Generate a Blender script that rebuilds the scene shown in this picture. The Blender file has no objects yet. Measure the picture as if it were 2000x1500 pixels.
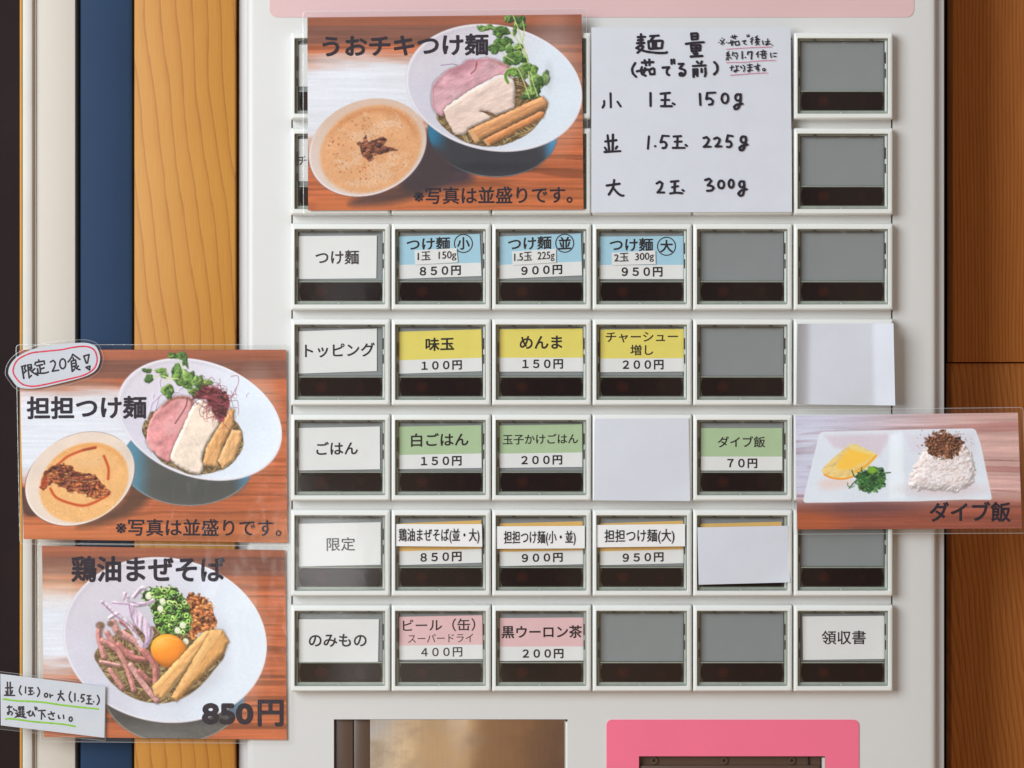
import bpy, bmesh, math, random
import numpy as np
from mathutils import Vector
from mathutils.geometry import tessellate_polygon

# ------------------------------------------------------------------ camera, world, lamps

S = bpy.context.scene
COL = S.collection.objects
K = 0.0002            # metres per photograph pixel on the machine's front
DIST = 4500.0         # camera distance in the same pixels (0.9 m)
Z0 = 1.25             # height of the picture centre

cam = bpy.data.cameras.new('camera')
cam.sensor_width = 36.0
cam.lens = 36.0 * DIST / 2000.0
cam.clip_start = 0.01
cam.clip_end = 100.0
camo = bpy.data.objects.new('camera', cam)
camo.location = (0, -DIST * K, Z0)
camo.rotation_euler = (math.radians(90), 0, 0)
COL.link(camo)
S.camera = camo

S.view_settings.view_transform = 'Standard'
S.view_settings.look = 'None'
S.view_settings.gamma = 1.0
S.view_settings.exposure = 0.0
S.view_settings.use_curve_mapping = False
S.cycles.use_denoising = True
S.cycles.max_bounces = 8
S.cycles.transparent_max_bounces = 16
S.cycles.caustics_reflective = False
S.cycles.caustics_refractive = False

world = bpy.data.worlds.new("World")
S.world = world
world.use_nodes = True
wn, wl = world.node_tree.nodes, world.node_tree.links
wn.clear()
_o = wn.new('ShaderNodeOutputWorld')
_b = wn.new('ShaderNodeBackground')
_t = wn.new('ShaderNodeTexCoord')
_s = wn.new('ShaderNodeSeparateXYZ')
wl.new(_t.outputs['Generated'], _s.inputs[0])
_r = wn.new('ShaderNodeValToRGB')                       # floor -> wall -> ceiling of the shop
_m = wn.new('ShaderNodeMapRange'); _m.inputs[1].default_value = -1; _m.inputs[2].default_value = 1
wl.new(_s.outputs[2], _m.inputs[0]); wl.new(_m.outputs[0], _r.inputs[0])
_e = _r.color_ramp.elements
_e[0].position = 0.20; _e[0].color = (0.50, 0.31, 0.175, 1)
_e[1].position = 0.85; _e[1].color = (0.66, 0.70, 0.74, 1)
_x = _r.color_ramp.elements.new(0.45); _x.color = (0.42, 0.28, 0.175, 1)
_x = _r.color_ramp.elements.new(0.56); _x.color = (0.38, 0.295, 0.22, 1)


def _wm(op, x, y=0.0, z=None, clamp=False):
    q = wn.new('ShaderNodeMath'); q.operation = op; q.use_clamp = clamp
    for i, val in enumerate((x, y, z)):
        if val is None: continue
        if isinstance(val, bpy.types.NodeSocket): wl.new(val, q.inputs[i])
        else: q.inputs[i].default_value = val
    return q.outputs[0]


# colour bands and bright spots added to the world for steel and cap reflections
_dep = _wm('MAXIMUM', _wm('MULTIPLY', _s.outputs[1], -1.0), 0.15)
_tx = _wm('DIVIDE', _s.outputs[0], _dep); _tz = _wm('DIVIDE', _s.outputs[2], _dep)
_n = wn.new('ShaderNodeTexNoise'); _n.inputs['Scale'].default_value = 9.0; _n.inputs['Detail'].default_value = 3
wl.new(_t.outputs['Generated'], _n.inputs['Vector'])
_ns = _wm('SUBTRACT', _n.outputs[0], 0.5)
_tt = _wm('ADD', _wm('SUBTRACT', _wm('SUBTRACT', _tx, 0.101), _wm('MULTIPLY', _tz, 1.4)), _wm('MULTIPLY', _ns, 0.05))
_fr = wn.new('ShaderNodeValToRGB')
wl.new(_wm('ADD', _tt, 0.5), _fr.inputs[0])
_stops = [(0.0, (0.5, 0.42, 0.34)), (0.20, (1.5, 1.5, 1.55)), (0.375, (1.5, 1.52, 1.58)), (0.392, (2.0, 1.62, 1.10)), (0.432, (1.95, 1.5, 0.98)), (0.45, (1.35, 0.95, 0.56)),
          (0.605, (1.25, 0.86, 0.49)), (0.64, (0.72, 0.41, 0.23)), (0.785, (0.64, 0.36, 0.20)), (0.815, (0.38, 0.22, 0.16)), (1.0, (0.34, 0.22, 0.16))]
_e2 = _fr.color_ramp.elements
while len(_e2) < len(_stops): _e2.new(0.5)
for _i, (_p, _c) in enumerate(_stops):
    _e2[_i].position = _p; _e2[_i].color = _c + (1,)
_win = _wm('MULTIPLY', _wm('SUBTRACT', 1.0, _wm('MULTIPLY', _wm('ABSOLUTE', _wm('ADD', _tz, 0.175)), 15.0), clamp=True), _wm('SUBTRACT', 1.35, _wm('MULTIPLY', _wm('ABSOLUTE', _tx), 3.0), clamp=True))
_win = _wm('MULTIPLY', _win, 1.7, None, True)
_mx = wn.new('ShaderNodeMix'); _mx.data_type = 'RGBA'
wl.new(_win, _mx.inputs[0]); wl.new(_fr.outputs[0], _mx.inputs[7])


def _blob(cx, cz, rx, rz, amp):  # added bright spot, placed for the left caps and displays to reflect
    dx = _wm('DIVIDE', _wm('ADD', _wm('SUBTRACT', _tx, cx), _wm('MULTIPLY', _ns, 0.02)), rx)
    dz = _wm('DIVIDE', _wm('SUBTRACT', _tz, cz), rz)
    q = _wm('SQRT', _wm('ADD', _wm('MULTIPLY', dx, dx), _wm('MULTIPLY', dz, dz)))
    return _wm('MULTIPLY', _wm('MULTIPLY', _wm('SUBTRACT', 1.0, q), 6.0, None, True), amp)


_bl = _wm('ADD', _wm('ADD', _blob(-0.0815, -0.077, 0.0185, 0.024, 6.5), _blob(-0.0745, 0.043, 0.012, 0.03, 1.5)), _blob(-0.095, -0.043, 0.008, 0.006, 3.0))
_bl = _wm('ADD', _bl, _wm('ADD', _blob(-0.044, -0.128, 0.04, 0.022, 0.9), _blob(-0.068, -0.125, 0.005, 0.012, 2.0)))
_n2 = wn.new('ShaderNodeTexNoise'); _n2.noise_dimensions = '2D'; _n2.inputs['Scale'].default_value = 16.0; _n2.inputs['Detail'].default_value = 1.0
_cb = wn.new('ShaderNodeCombineXYZ'); wl.new(_tx, _cb.inputs[0]); wl.new(_wm('MULTIPLY', _tz, 0.22), _cb.inputs[1])
wl.new(_cb.outputs[0], _n2.inputs['Vector'])
_bar = wn.new('ShaderNodeMapRange'); _bar.interpolation_type = 'SMOOTHSTEP'  # light and dark bars added for two-tone reflections in the displays
for _i, _q in ((1, 0.47), (2, 0.53), (3, 0.55), (4, 1.5)): _bar.inputs[_i].default_value = _q
wl.new(_n2.outputs[0], _bar.inputs[0])
_m0 = wn.new('ShaderNodeVectorMath'); _m0.operation = 'SCALE'
wl.new(_r.outputs[0], _m0.inputs[0]); wl.new(_bar.outputs[0], _m0.inputs['Scale'])
wl.new(_m0.outputs[0], _mx.inputs[6])
_ad = wn.new('ShaderNodeVectorMath'); _ad.operation = 'ADD'
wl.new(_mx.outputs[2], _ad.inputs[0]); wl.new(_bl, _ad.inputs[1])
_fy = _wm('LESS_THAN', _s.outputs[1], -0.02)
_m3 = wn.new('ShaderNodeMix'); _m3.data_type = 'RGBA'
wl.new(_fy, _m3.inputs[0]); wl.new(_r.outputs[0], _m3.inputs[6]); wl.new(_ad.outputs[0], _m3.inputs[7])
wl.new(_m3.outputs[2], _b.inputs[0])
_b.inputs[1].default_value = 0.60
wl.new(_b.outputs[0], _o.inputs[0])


def area_lamp(name, loc, target, sx, sy, power, color):
    l = bpy.data.lights.new(name, 'AREA')
    l.shape = 'RECTANGLE'; l.size = sx; l.size_y = sy; l.energy = power; l.color = color
    o = bpy.data.objects.new(name, l)
    o.location = loc
    o.rotation_euler = (Vector(target) - Vector(loc)).to_track_quat('-Z', 'Y').to_euler()
    COL.link(o)
    return o


area_lamp('window_light', (-1.00, -1.20, Z0 + 0.40), (0.0, 0.0, Z0 - 0.03), 0.9, 1.1, 28.0, (0.90, 0.965, 1.0))

# ------------------------------------------------------------------ helpers


def lin(r, g, b):
    def f(c):
        c = c / 255.0
        return c / 12.92 if c <= 0.04045 else ((c + 0.055) / 1.055) ** 2.4
    return (f(r), f(g), f(b), 1.0)


def W(px, py, d=0.0):
    """photograph pixel on the plane at depth d (pixels, + = away) -> world point."""
    s = (DIST + d) / DIST
    return ((px - 1000) * K * s, d * K, Z0 + (750 - py) * K * s)


def WA(px, py, d):
    px = np.asarray(px, float); py = np.asarray(py, float); d = np.asarray(d, float) + 0 * px
    s = (DIST + d) / DIST
    return np.stack([(px - 1000) * K * s, d * K, Z0 + (750 - py) * K * s], -1)


def link(o, parent=None):
    COL.link(o)
    if parent is not None:
        o.parent = parent
    return o


WLOC = {}


def make(name, verts, faces, mats, parent=None, origin=None, face_mats=None, smooth=False, sharp=35):
    """one mesh object; verts in world space. origin = world point of the object's own origin."""
    v = np.asarray(verts, float)
    if parent is not None and origin is None:
        origin = WLOC[parent.name]
    if origin is None:
        lo, hi = v.min(0), v.max(0)
        origin = ((lo[0] + hi[0]) / 2, (lo[1] + hi[1]) / 2, lo[2])
    origin = np.array(origin, float)
    me = bpy.data.meshes.new(name)
    me.from_pydata((v - origin).tolist(), [], [list(f) for f in faces])
    for m in (mats if isinstance(mats, (list, tuple)) else [mats]):
        me.materials.append(m)
    if face_mats is not None:
        me.polygons.foreach_set('material_index', np.asarray(face_mats, dtype=np.int32))
    if smooth:
        me.polygons.foreach_set('use_smooth', np.ones(len(me.polygons), dtype=bool))
        me.set_sharp_from_angle(angle=math.radians(sharp))
    me.update()
    o = bpy.data.objects.new(name, me)
    link(o, parent)
    po = WLOC[parent.name] if parent is not None else np.zeros(3)
    o.location = origin - po
    WLOC[o.name] = origin
    return o


def empty(name, loc):
    o = bpy.data.objects.new(name, None)
    o.empty_display_size = 0.02
    o.location = loc
    link(o)
    WLOC[o.name] = np.array(loc, float)
    return o


def tag(o, label=None, cat=None, group=None, kind=None):
    if label: o['label'] = label
    if cat: o['category'] = cat
    if group: o['group'] = group
    if kind: o['kind'] = kind
    return o


class NT:
    """small node-tree helper"""
    def __init__(self, name):
        self.m = bpy.data.materials.new(name)
        self.m.use_nodes = True
        self.n = self.m.node_tree.nodes
        self.l = self.m.node_tree.links
        self.n.clear()
        self.out = self.n.new('ShaderNodeOutputMaterial')

    def add(self, t, **kw):
        x = self.n.new(t)
        for k_, v in kw.items():
            setattr(x, k_, v)
        return x

    def put(self, sock, v):
        if isinstance(v, bpy.types.NodeSocket):
            self.l.new(v, sock)
        else:
            sock.default_value = v

    def math(self, op, a, b=0.0, c=None, clamp=False):
        x = self.add('ShaderNodeMath', operation=op, use_clamp=clamp)
        self.put(x.inputs[0], a); self.put(x.inputs[1], b)
        if c is not None: self.put(x.inputs[2], c)
        return x.outputs[0]

    def coord(self, what='Object'):
        return self.add('ShaderNodeTexCoord').outputs[what]

    def mapping(self, vec, scale=(1, 1, 1), loc=(0, 0, 0)):
        x = self.add('ShaderNodeMapping')
        self.put(x.inputs['Vector'], vec)
        x.inputs['Scale'].default_value = scale; x.inputs['Location'].default_value = loc
        return x.outputs[0]

    def noise(self, vec, scale, detail=3, rough=0.55):
        x = self.add('ShaderNodeTexNoise')
        self.put(x.inputs['Vector'], vec)
        x.inputs['Scale'].default_value = scale; x.inputs['Detail'].default_value = detail
        x.inputs['Roughness'].default_value = rough
        return x.outputs[0]

    def ramp(self, fac, stops, interp='LINEAR'):
        x = self.add('ShaderNodeValToRGB')
        x.color_ramp.interpolation = interp
        self.put(x.inputs[0], fac)
        e = x.color_ramp.elements
        while len(e) < len(stops): e.new(0.5)
        for i, (p, c) in enumerate(stops):
            e[i].position = p; e[i].color = c
        return x.outputs[0]

    def mix(self, fac, a, b, mode='MIX'):
        x = self.add('ShaderNodeMix', data_type='RGBA', blend_type=mode)
        self.put(x.inputs[0], fac); self.put(x.inputs[6], a); self.put(x.inputs[7], b)
        return x.outputs[2]

    def bump(self, height, strength, dist):
        x = self.add('ShaderNodeBump')
        self.put(x.inputs['Height'], height)
        x.inputs['Strength'].default_value = strength; x.inputs['Distance'].default_value = dist
        return x.outputs[0]

    def principled(self, base, rough=0.5, spec=0.5, metal=0.0, normal=None, coat=0.0, coat_rough=0.1):
        p = self.add('ShaderNodeBsdfPrincipled')
        self.put(p.inputs['Base Color'], base)
        self.put(p.inputs['Roughness'], rough)
        self.put(p.inputs['Metallic'], metal)
        self.put(p.inputs['Specular IOR Level'], spec)
        self.put(p.inputs['Coat Weight'], coat)
        self.put(p.inputs['Coat Roughness'], coat_rough)
        if normal is not None: self.put(p.inputs['Normal'], normal)
        return p.outputs[0]

    def done(self, shader):
        self.l.new(shader, self.out.inputs['Surface'])
        return self.m


def plain(name, col, rough=0.5, spec=0.5, vary=0.04, scale=60, bump=0.0, bscale=900, coat=0.0):
    t = NT(name)
    c = t.coord()
    n = t.noise(c, scale, 4)
    hi = tuple(min(1, x * (1 + vary)) for x in col[:3]) + (1,)
    lo = tuple(x * (1 - vary) for x in col[:3]) + (1,)
    base = t.ramp(n, [(0.3, lo), (0.7, hi)])
    nor = t.bump(t.noise(c, bscale, 2), bump, 0.0002) if bump else None
    return t.done(t.principled(base, rough, spec, 0, nor, coat))


# ------------------------------------------------------------------ materials
M = {}
M['door_white'] = plain('door_white', (0.70, 0.695, 0.685, 1), 0.38, 0.4, 0.015, 8, 0.10, 1500)
M['bezel_white'] = plain('bezel_white', (0.815, 0.83, 0.805, 1), 0.32, 0.45, 0.02, 40)
M['insert_white'] = plain('insert_white', (0.68, 0.67, 0.655, 1), 0.42, 0.4, 0.02, 20)
M['void'] = plain('void', (0.012, 0.010, 0.012, 1), 0.8, 0.1)
M['gap_dark'] = plain('gap_dark', (0.02, 0.018, 0.02, 1), 0.7, 0.2)
M['paper'] = plain('paper', (0.685, 0.71, 0.785, 1), 0.75, 0.2, 0.02, 90, 0.25, 2500)
M['card_white'] = plain('card_white', (0.86, 0.86, 0.86, 1), 0.7, 0.2, 0.015, 120, 0.1, 2500)
M['card_blue'] = plain('card_blue', (0.42, 0.68, 0.83, 1), 0.7, 0.2, 0.03, 150)
M['card_yellow'] = plain('card_yellow', (0.87, 0.74, 0.17, 1), 0.7, 0.2, 0.03, 150)
M['card_green'] = plain('card_green', (0.47, 0.62, 0.38, 1), 0.7, 0.2, 0.03, 150)
M['card_orange'] = plain('card_orange', (0.84, 0.52, 0.17, 1), 0.7, 0.2, 0.03, 150)
M['card_pink'] = plain('card_pink', (0.87, 0.56, 0.58, 1), 0.7, 0.2, 0.03, 150)
M['ink'] = plain('ink', (0.022, 0.016, 0.028, 1), 0.6, 0.3, 0.2, 300)
M['print_ink'] = plain('print_ink', (0.022, 0.015, 0.018, 1), 0.6, 0.3, 0.15, 300)
M['poster_ink'] = plain('poster_ink', (0.016, 0.010, 0.026, 1), 0.6, 0.3, 0.2, 300)
M['red_ink'] = plain('red_ink', (0.78, 0.045, 0.10, 1), 0.6, 0.3, 0.15, 400)
M['pink_ink'] = plain('pink_ink', (0.66, 0.16, 0.27, 1), 0.6, 0.3, 0.15, 400)
M['green_ink'] = plain('green_ink', (0.28, 0.62, 0.035, 1), 0.6, 0.3, 0.15, 400)
M['pale_pink'] = plain('pale_pink', (0.74, 0.50, 0.51, 1), 0.42, 0.4, 0.02, 20)
M['hot_pink'] = plain('hot_pink', (0.94, 0.185, 0.295, 1), 0.45, 0.35, 0.02, 30, 0.08, 1800)
M['beige'] = plain('beige', (0.64, 0.585, 0.515, 1), 0.6, 0.3, 0.03, 12, 0.2, 700)
M['trim_white'] = plain('trim_white', (0.66, 0.64, 0.59, 1), 0.5, 0.35, 0.05, 30, 0.1, 600)
M['navy'] = plain('navy', (0.020, 0.047, 0.105, 1), 0.65, 0.18, 0.06, 25, 0.25, 900)
M['brown_paint'] = plain('brown_paint', (0.017, 0.009, 0.009, 1), 0.7, 0.15, 0.15, 20, 0.2, 800)
M['amber'] = plain('amber', (0.62, 0.30, 0.045, 1), 0.5, 0.3, 0.1, 40)
M['cabinet_grey'] = plain('cabinet_grey', (0.62, 0.62, 0.63, 1), 0.4, 0.4, 0.02, 20)
M['bronze_plate'] = plain('bronze_plate', (0.105, 0.062, 0.043, 1), 0.3, 0.6, 0.08, 30)
M['housing'] = plain('housing', (0.34, 0.37, 0.32, 1), 0.22, 0.6, 0.10, 250)
M['housing_dark'] = plain('housing_dark', (0.07, 0.058, 0.048, 1), 0.3, 0.5, 0.1, 250)
M['plate_grey'] = plain('plate_grey', (0.275, 0.295, 0.305, 1), 0.5, 0.35, 0.03, 60)
M['screw'] = plain('screw', (0.10, 0.062, 0.035, 1), 0.3, 0.6, 0.1, 200)


def mat_display():
    t = NT('display_window')
    g = t.coord('Generated')
    s = t.add('ShaderNodeSeparateXYZ'); t.put(s.inputs[0], g)
    def blob(cx, wx, amp):
        dx = t.math('DIVIDE', t.math('SUBTRACT', s.outputs[0], cx), wx)
        dz = t.math('DIVIDE', t.math('SUBTRACT', s.outputs[2], 0.5), 0.36)
        q = t.math('ADD', t.math('MULTIPLY', dx, dx), t.math('MULTIPLY', dz, dz))
        return t.math('MULTIPLY', t.math('SUBTRACT', 1.0, q, clamp=True), amp)
    f = t.math('ADD', blob(0.27, 0.085, 0.75), blob(0.74, 0.07, 0.22), clamp=True)
    base = t.mix(f, (0.0085, 0.0035, 0.0050, 1), (0.042, 0.008, 0.006, 1))
    return t.done(t.principled(base, 0.16, 0.22, 0))


M['display'] = mat_display()


def mat_clear(name, haze, rough, bump=0.0, bscale=30.0, hazecol=(0.8, 0.82, 0.85, 1), patches=False, stretch=(1, 1, 1)):
    t = NT(name)
    c = t.coord()
    nor = None
    if bump:
        h = t.noise(t.mapping(c, stretch), bscale, 3)
        if patches:
            pm = t.ramp(t.noise(c, 22, 2), [(0.56, (0, 0, 0, 1)), (0.66, (1, 1, 1, 1))])
            h = t.math('ADD', h, t.math('MULTIPLY', t.math('MULTIPLY', t.noise(t.mapping(c, (1, 1, 2.2)), 420, 3, 0.7), pm), 0.22))
        nor = t.bump(h, bump, 0.002)
    tr = t.add('ShaderNodeBsdfTransparent'); tr.inputs[0].default_value = (0.97, 0.975, 0.97, 1)
    df = t.add('ShaderNodeBsdfDiffuse'); df.inputs[0].default_value = hazecol
    mx = t.add('ShaderNodeMixShader'); mx.inputs[0].default_value = haze
    t.l.new(tr.outputs[0], mx.inputs[1]); t.l.new(df.outputs[0], mx.inputs[2])
    gl = t.add('ShaderNodeBsdfGlossy'); gl.inputs[0].default_value = (1, 1, 1, 1); gl.inputs['Roughness'].default_value = rough
    if nor is not None: t.l.new(nor, gl.inputs['Normal'])
    lw = t.add('ShaderNodeLayerWeight'); lw.inputs['Blend'].default_value = 0.5
    if nor is not None: t.l.new(nor, lw.inputs['Normal'])
    sch = t.math('MULTIPLY_ADD', t.math('POWER', lw.outputs['Facing'], 5.0), 0.96, 0.04)      # Schlick, the same from both sides
    m2 = t.add('ShaderNodeMixShader')
    t.l.new(sch, m2.inputs[0]); t.l.new(mx.outputs[0], m2.inputs[1]); t.l.new(gl.outputs[0], m2.inputs[2])
    return t.done(m2.outputs[0])


M['acrylic'] = mat_clear('acrylic', 0.004, 0.055, 0.010, 70)
M['film'] = mat_clear('film', 0.010, 0.11, 0.30, 45, patches=True, stretch=(1, 1, 0.6))
M['film_edge'] = mat_clear('film_edge', 0.30, 0.2, 0.3, 150)


def mat_print(name):
    t = NT(name)
    a = t.add('ShaderNodeAttribute'); a.attribute_name = 'print'
    c = t.coord()
    g = t.noise(c, 3200, 1)
    sc = t.add('ShaderNodeMapRange'); t.put(sc.inputs[0], g); sc.inputs[3].default_value = 0.95; sc.inputs[4].default_value = 1.05
    v = t.add('ShaderNodeVectorMath', operation='SCALE'); t.put(v.inputs[0], a.outputs['Color']); t.put(v.inputs['Scale'], sc.outputs[0])
    return t.done(t.principled(v.outputs[0], 0.55, 0.25))


M['print'] = mat_print('photo_print')


def mat_metal():
    t = NT('brushed_steel')
    c = t.coord()
    n = t.noise(t.mapping(c, (60, 60, 2)), 30, 3)
    base = t.ramp(n, [(0.3, (0.62, 0.565, 0.505, 1)), (0.7, (0.655, 0.60, 0.54, 1))])
    sm = t.noise(t.mapping(c, (1, 1, 1.6)), 55, 4, 0.6)
    rg = t.add('ShaderNodeMapRange'); t.put(rg.inputs[0], sm)
    rg.inputs[1].default_value = 0.4; rg.inputs[2].default_value = 0.7; rg.inputs[3].default_value = 0.06; rg.inputs[4].default_value = 0.17
    return t.done(t.principled(base, rg.outputs[0], 0.5, 1.0, t.bump(sm, 0.004, 0.001)))


M['steel'] = mat_metal()


def mat_cedar():
    """flat-sawn cedar: long dark latewood lines that drift to the right on the way down."""
    t = NT('cedar_wood')
    c = t.coord()
    s = t.add('ShaderNodeSeparateXYZ'); t.put(s.inputs[0], c)
    X = t.math('DIVIDE', s.outputs[0], K); Zp = t.math('DIVIDE', s.outputs[2], K)     # pixels
    n1 = t.noise(t.mapping(c, (1.0, 1.0, 0.45)), 18, 2)
    n2 = t.noise(t.mapping(c, (6.0, 1.0, 0.8)), 60, 3)
    drift = t.math('MULTIPLY', Zp, 0.095)
    u = t.math('ADD', X, drift)
    u = t.math('ADD', u, t.math('MULTIPLY', t.math('SUBTRACT', n1, 0.5), 96.0))
    u = t.math('ADD', u, t.math('MULTIPLY', t.math('SUBTRACT', n2, 0.5), 9.0))
    f = t.math('FRACT', t.math('DIVIDE', u, 29.0))
    ring = t.ramp(f, [(0.0, (0.70, 0.345, 0.070, 1)), (0.55, (0.68, 0.325, 0.064, 1)), (0.82, (0.60, 0.265, 0.050, 1)),
                      (0.93, (0.34, 0.110, 0.016, 1)), (0.965, (0.38, 0.13, 0.020, 1)), (1.0, (0.70, 0.345, 0.070, 1))])
    fine = t.noise(t.mapping(c, (60.0, 60.0, 1.0)), 60, 5, 0.7)
    col = t.mix(0.36, ring, t.ramp(fine, [(0.3, (0.50, 0.21, 0.038, 1)), (0.7, (0.80, 0.42, 0.10, 1))]))
    big = t.noise(c, 9, 3)
    col = t.mix(0.28, col, t.ramp(big, [(0.35, (0.60, 0.26, 0.050, 1)), (0.65, (0.76, 0.40, 0.09, 1))]))
    nor = t.bump(f, 0.05, 0.0002)
    return t.done(t.principled(t.mix(1.0, col, (0.85, 0.795, 0.70, 1), 'MULTIPLY'), 0.5, 0.3, 0, nor))


M['cedar'] = mat_cedar()


def mat_board(name, fine):
    t = NT(name)
    c = t.coord()
    s = t.add('ShaderNodeSeparateXYZ'); t.put(s.inputs[0], c)
    X = t.math('DIVIDE', s.outputs[0], K); Zp = t.math('DIVIDE', s.outputs[2], K)
    n1 = t.noise(t.mapping(c, (1.0, 1.0, 0.25)), 40, 3)
    n2 = t.noise(t.mapping(c, (50.0, 50.0, 1.2)), 30, 3)
    if fine:
        u = t.math('ADD', X, t.math('MULTIPLY', t.math('SUBTRACT', n1, 0.5), 22.0))
        f = t.math('FRACT', t.math('DIVIDE', u, 7.2))
    else:
        dx = t.math('DIVIDE', t.math('SUBTRACT', X, 62.0), 30.0)
        q = t.math('SQRT', t.math('ADD', t.math('MULTIPLY', dx, dx), 0.25))
        u = t.math('SUBTRACT', t.math('MULTIPLY', q, 2.6), t.math('MULTIPLY', Zp, 0.0105))
        u = t.math('ADD', u, t.math('MULTIPLY', t.math('SUBTRACT', n1, 0.5), 3.6))
        f = t.math('FRACT', u)
    ring = t.ramp(f, [(0.0, (0.52, 0.185, 0.036, 1)), (0.5, (0.47, 0.158, 0.030, 1)), (0.85, (0.30, 0.075, 0.009, 1)), (1.0, (0.54, 0.175, 0.028, 1))])
    col = t.mix(0.4, ring, t.ramp(n2, [(0.3, (0.32, 0.09, 0.012, 1)), (0.7, (0.60, 0.22, 0.04, 1))]))
    return t.done(t.principled(col, 0.55, 0.25))


M['board_fine'] = mat_board('straight_grain_board', True)
M['board_flame'] = mat_board('flame_grain_board', False)

# ------------------------------------------------------------------ basic shapes


def box_vf(x0, y0, x1, y1, d0, d1, bev=0.0):
    """box seen from the front between pixel x0..x1, y0..y1, front at depth d0, back at d1 (front rim chamfered by bev)."""
    loops = []
    if bev:
        loops.append((bev, d0)); loops.append((bev * 0.3, d0 + bev * 0.3)); loops.append((0, d0 + bev))
    else:
        loops.append((0, d0))
    loops.append((0, d1))
    v, f = [], []
    for ins, d in loops:
        s = (DIST + d0) / DIST
        for px, py in ((x0 + ins, y0 + ins), (x1 - ins, y0 + ins), (x1 - ins, y1 - ins), (x0 + ins, y1 - ins)):
            v.append(((px - 1000) * K * s, d * K, Z0 + (750 - py) * K * s))
    f.append((3, 2, 1, 0))
    n = len(loops)
    for i in range(n - 1):
        for j in range(4):
            a, b = i * 4 + j, i * 4 + (j + 1) % 4
            f.append((a, b, b + 4, a + 4))
    b0 = (n - 1) * 4
    f.append((b0, b0 + 1, b0 + 2, b0 + 3))
    return v, f


def box(name, x0, y0, x1, y1, d0, d1, mat, parent=None, bev=0.0):
    v, f = box_vf(x0, y0, x1, y1, d0, d1, bev)
    return make(name, v, f, mat, parent, smooth=bev > 0, sharp=30)


def rrect(x0, y0, x1, y1, r, n=4):
    pts = []
    for cx, cy, a0 in ((x1 - r, y0 + r, -90), (x1 - r, y1 - r, 0), (x0 + r, y1 - r, 90), (x0 + r, y0 + r, 180)):
        for i in range(n + 1):
            a = math.radians(a0 + 90 * i / n)
            pts.append((cx + r * math.cos(a), cy + r * math.sin(a)))
    return pts


def extrude_vf(pts, d0, d1):
    n = len(pts)
    v = [W(x, y, d0) for x, y in pts]
    s = (DIST + d0) / DIST
    v += [((x - 1000) * K * s, d1 * K, Z0 + (750 - y) * K * s) for x, y in pts]
    f = [tuple(range(n - 1, -1, -1)), tuple(range(n, 2 * n))]
    f += [(i, (i + 1) % n, n + (i + 1) % n, n + i) for i in range(n)]
    return v, f


def bilerp(c, u, v):
    (ax, ay), (bx, by), (cx, cy), (dx, dy) = c          # TL TR BR BL
    return (ax * (1 - u) * (1 - v) + bx * u * (1 - v) + cx * u * v + dx * (1 - u) * v,
            ay * (1 - u) * (1 - v) + by * u * (1 - v) + cy * u * v + dy * (1 - u) * v)


def sheet_vf(c, depth, nu=8, nv=6, bend=None):
    v, f = [], []
    for j in range(nv + 1):
        for i in range(nu + 1):
            u, w = i / nu, j / nv
            x, y = bilerp(c, u, w)
            d = depth + (bend(u, w) if bend else 0)
            v.append(W(x, y, d))
    for j in range(nv):
        for i in range(nu):
            a = j * (nu + 1) + i
            f.append((a, a + nu + 1, a + nu + 2, a + 1))
    return v, f


def sheet(name, c, depth, mat, parent=None, nu=8, nv=6, bend=None):
    v, f = sheet_vf(c, depth, nu, nv, bend)
    return make(name, v, f, mat, parent, smooth=True, sharp=60)


# ------------------------------------------------------------------ lettering
_dg = None


_font = []


def font_mesh(body):
    if not _font:
        cu = bpy.data.curves.new('lettering', 'FONT')
        cu.resolution_u = 4
        o = bpy.data.objects.new('lettering', cu)
        COL.link(o)
        _font.append(o)
    o = _font[0]
    o.data.body = body
    bpy.context.view_layer.update()
    ev = o.evaluated_get(bpy.context.evaluated_depsgraph_get())
    me = ev.to_mesh()
    v = np.empty(len(me.vertices) * 3, dtype=np.float32); me.vertices.foreach_get('co', v); v = v.reshape(-1, 3).astype(float)
    f = [tuple(p.vertices) for p in me.polygons]
    ev.to_mesh_clear()
    return v, f


_cache = {}


def text_vf(body, x0, y0, x1, y1, depth, slope=0.0, bold=0.0):
    """lettering whose ink fills the pixel box; slope = dy per dx of the baseline."""
    if body not in _cache: _cache[body] = font_mesh(body)
    v, f = _cache[body]
    lo, hi = v.min(0), v.max(0)
    X = x0 + bold + (v[:, 0] - lo[0]) / (hi[0] - lo[0]) * (x1 - x0 - 2 * bold)
    Y = y1 - bold - (v[:, 1] - lo[1]) / (hi[1] - lo[1]) * (y1 - y0 - 2 * bold)
    Y = Y + (X - (x0 + x1) / 2) * slope
    offs = [(0, 0)]
    if bold: offs = [(0, 0), (bold, 0), (-bold, 0), (0, bold), (0, -bold), (bold * .7, bold * .7), (-bold * .7, bold * .7), (bold * .7, -bold * .7), (-bold * .7, -bold * .7)]
    V, F = [], []
    for i, (dx, dy) in enumerate(offs):
        n0 = sum(len(a) for a in V)
        V.append(WA(X + dx, Y + dy, depth - 0.04 * i))
        F += [tuple(n0 + q for q in p) for p in f]
    return np.concatenate(V), F


def text(name, body, x0, y0, x1, y1, depth, mat, parent, slope=0.0, bold=0.0):
    v, f = text_vf(body, x0, y0, x1, y1, depth, slope, bold)
    return make(name, v, f, mat, parent)


def join_vf(parts):
    V, F = [], []
    n = 0
    for v, f in parts:
        v = np.asarray(v, float)
        V.append(v); F += [tuple(q + n for q in p) for p in f]
        n += len(v)
    return np.concatenate(V), F


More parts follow.
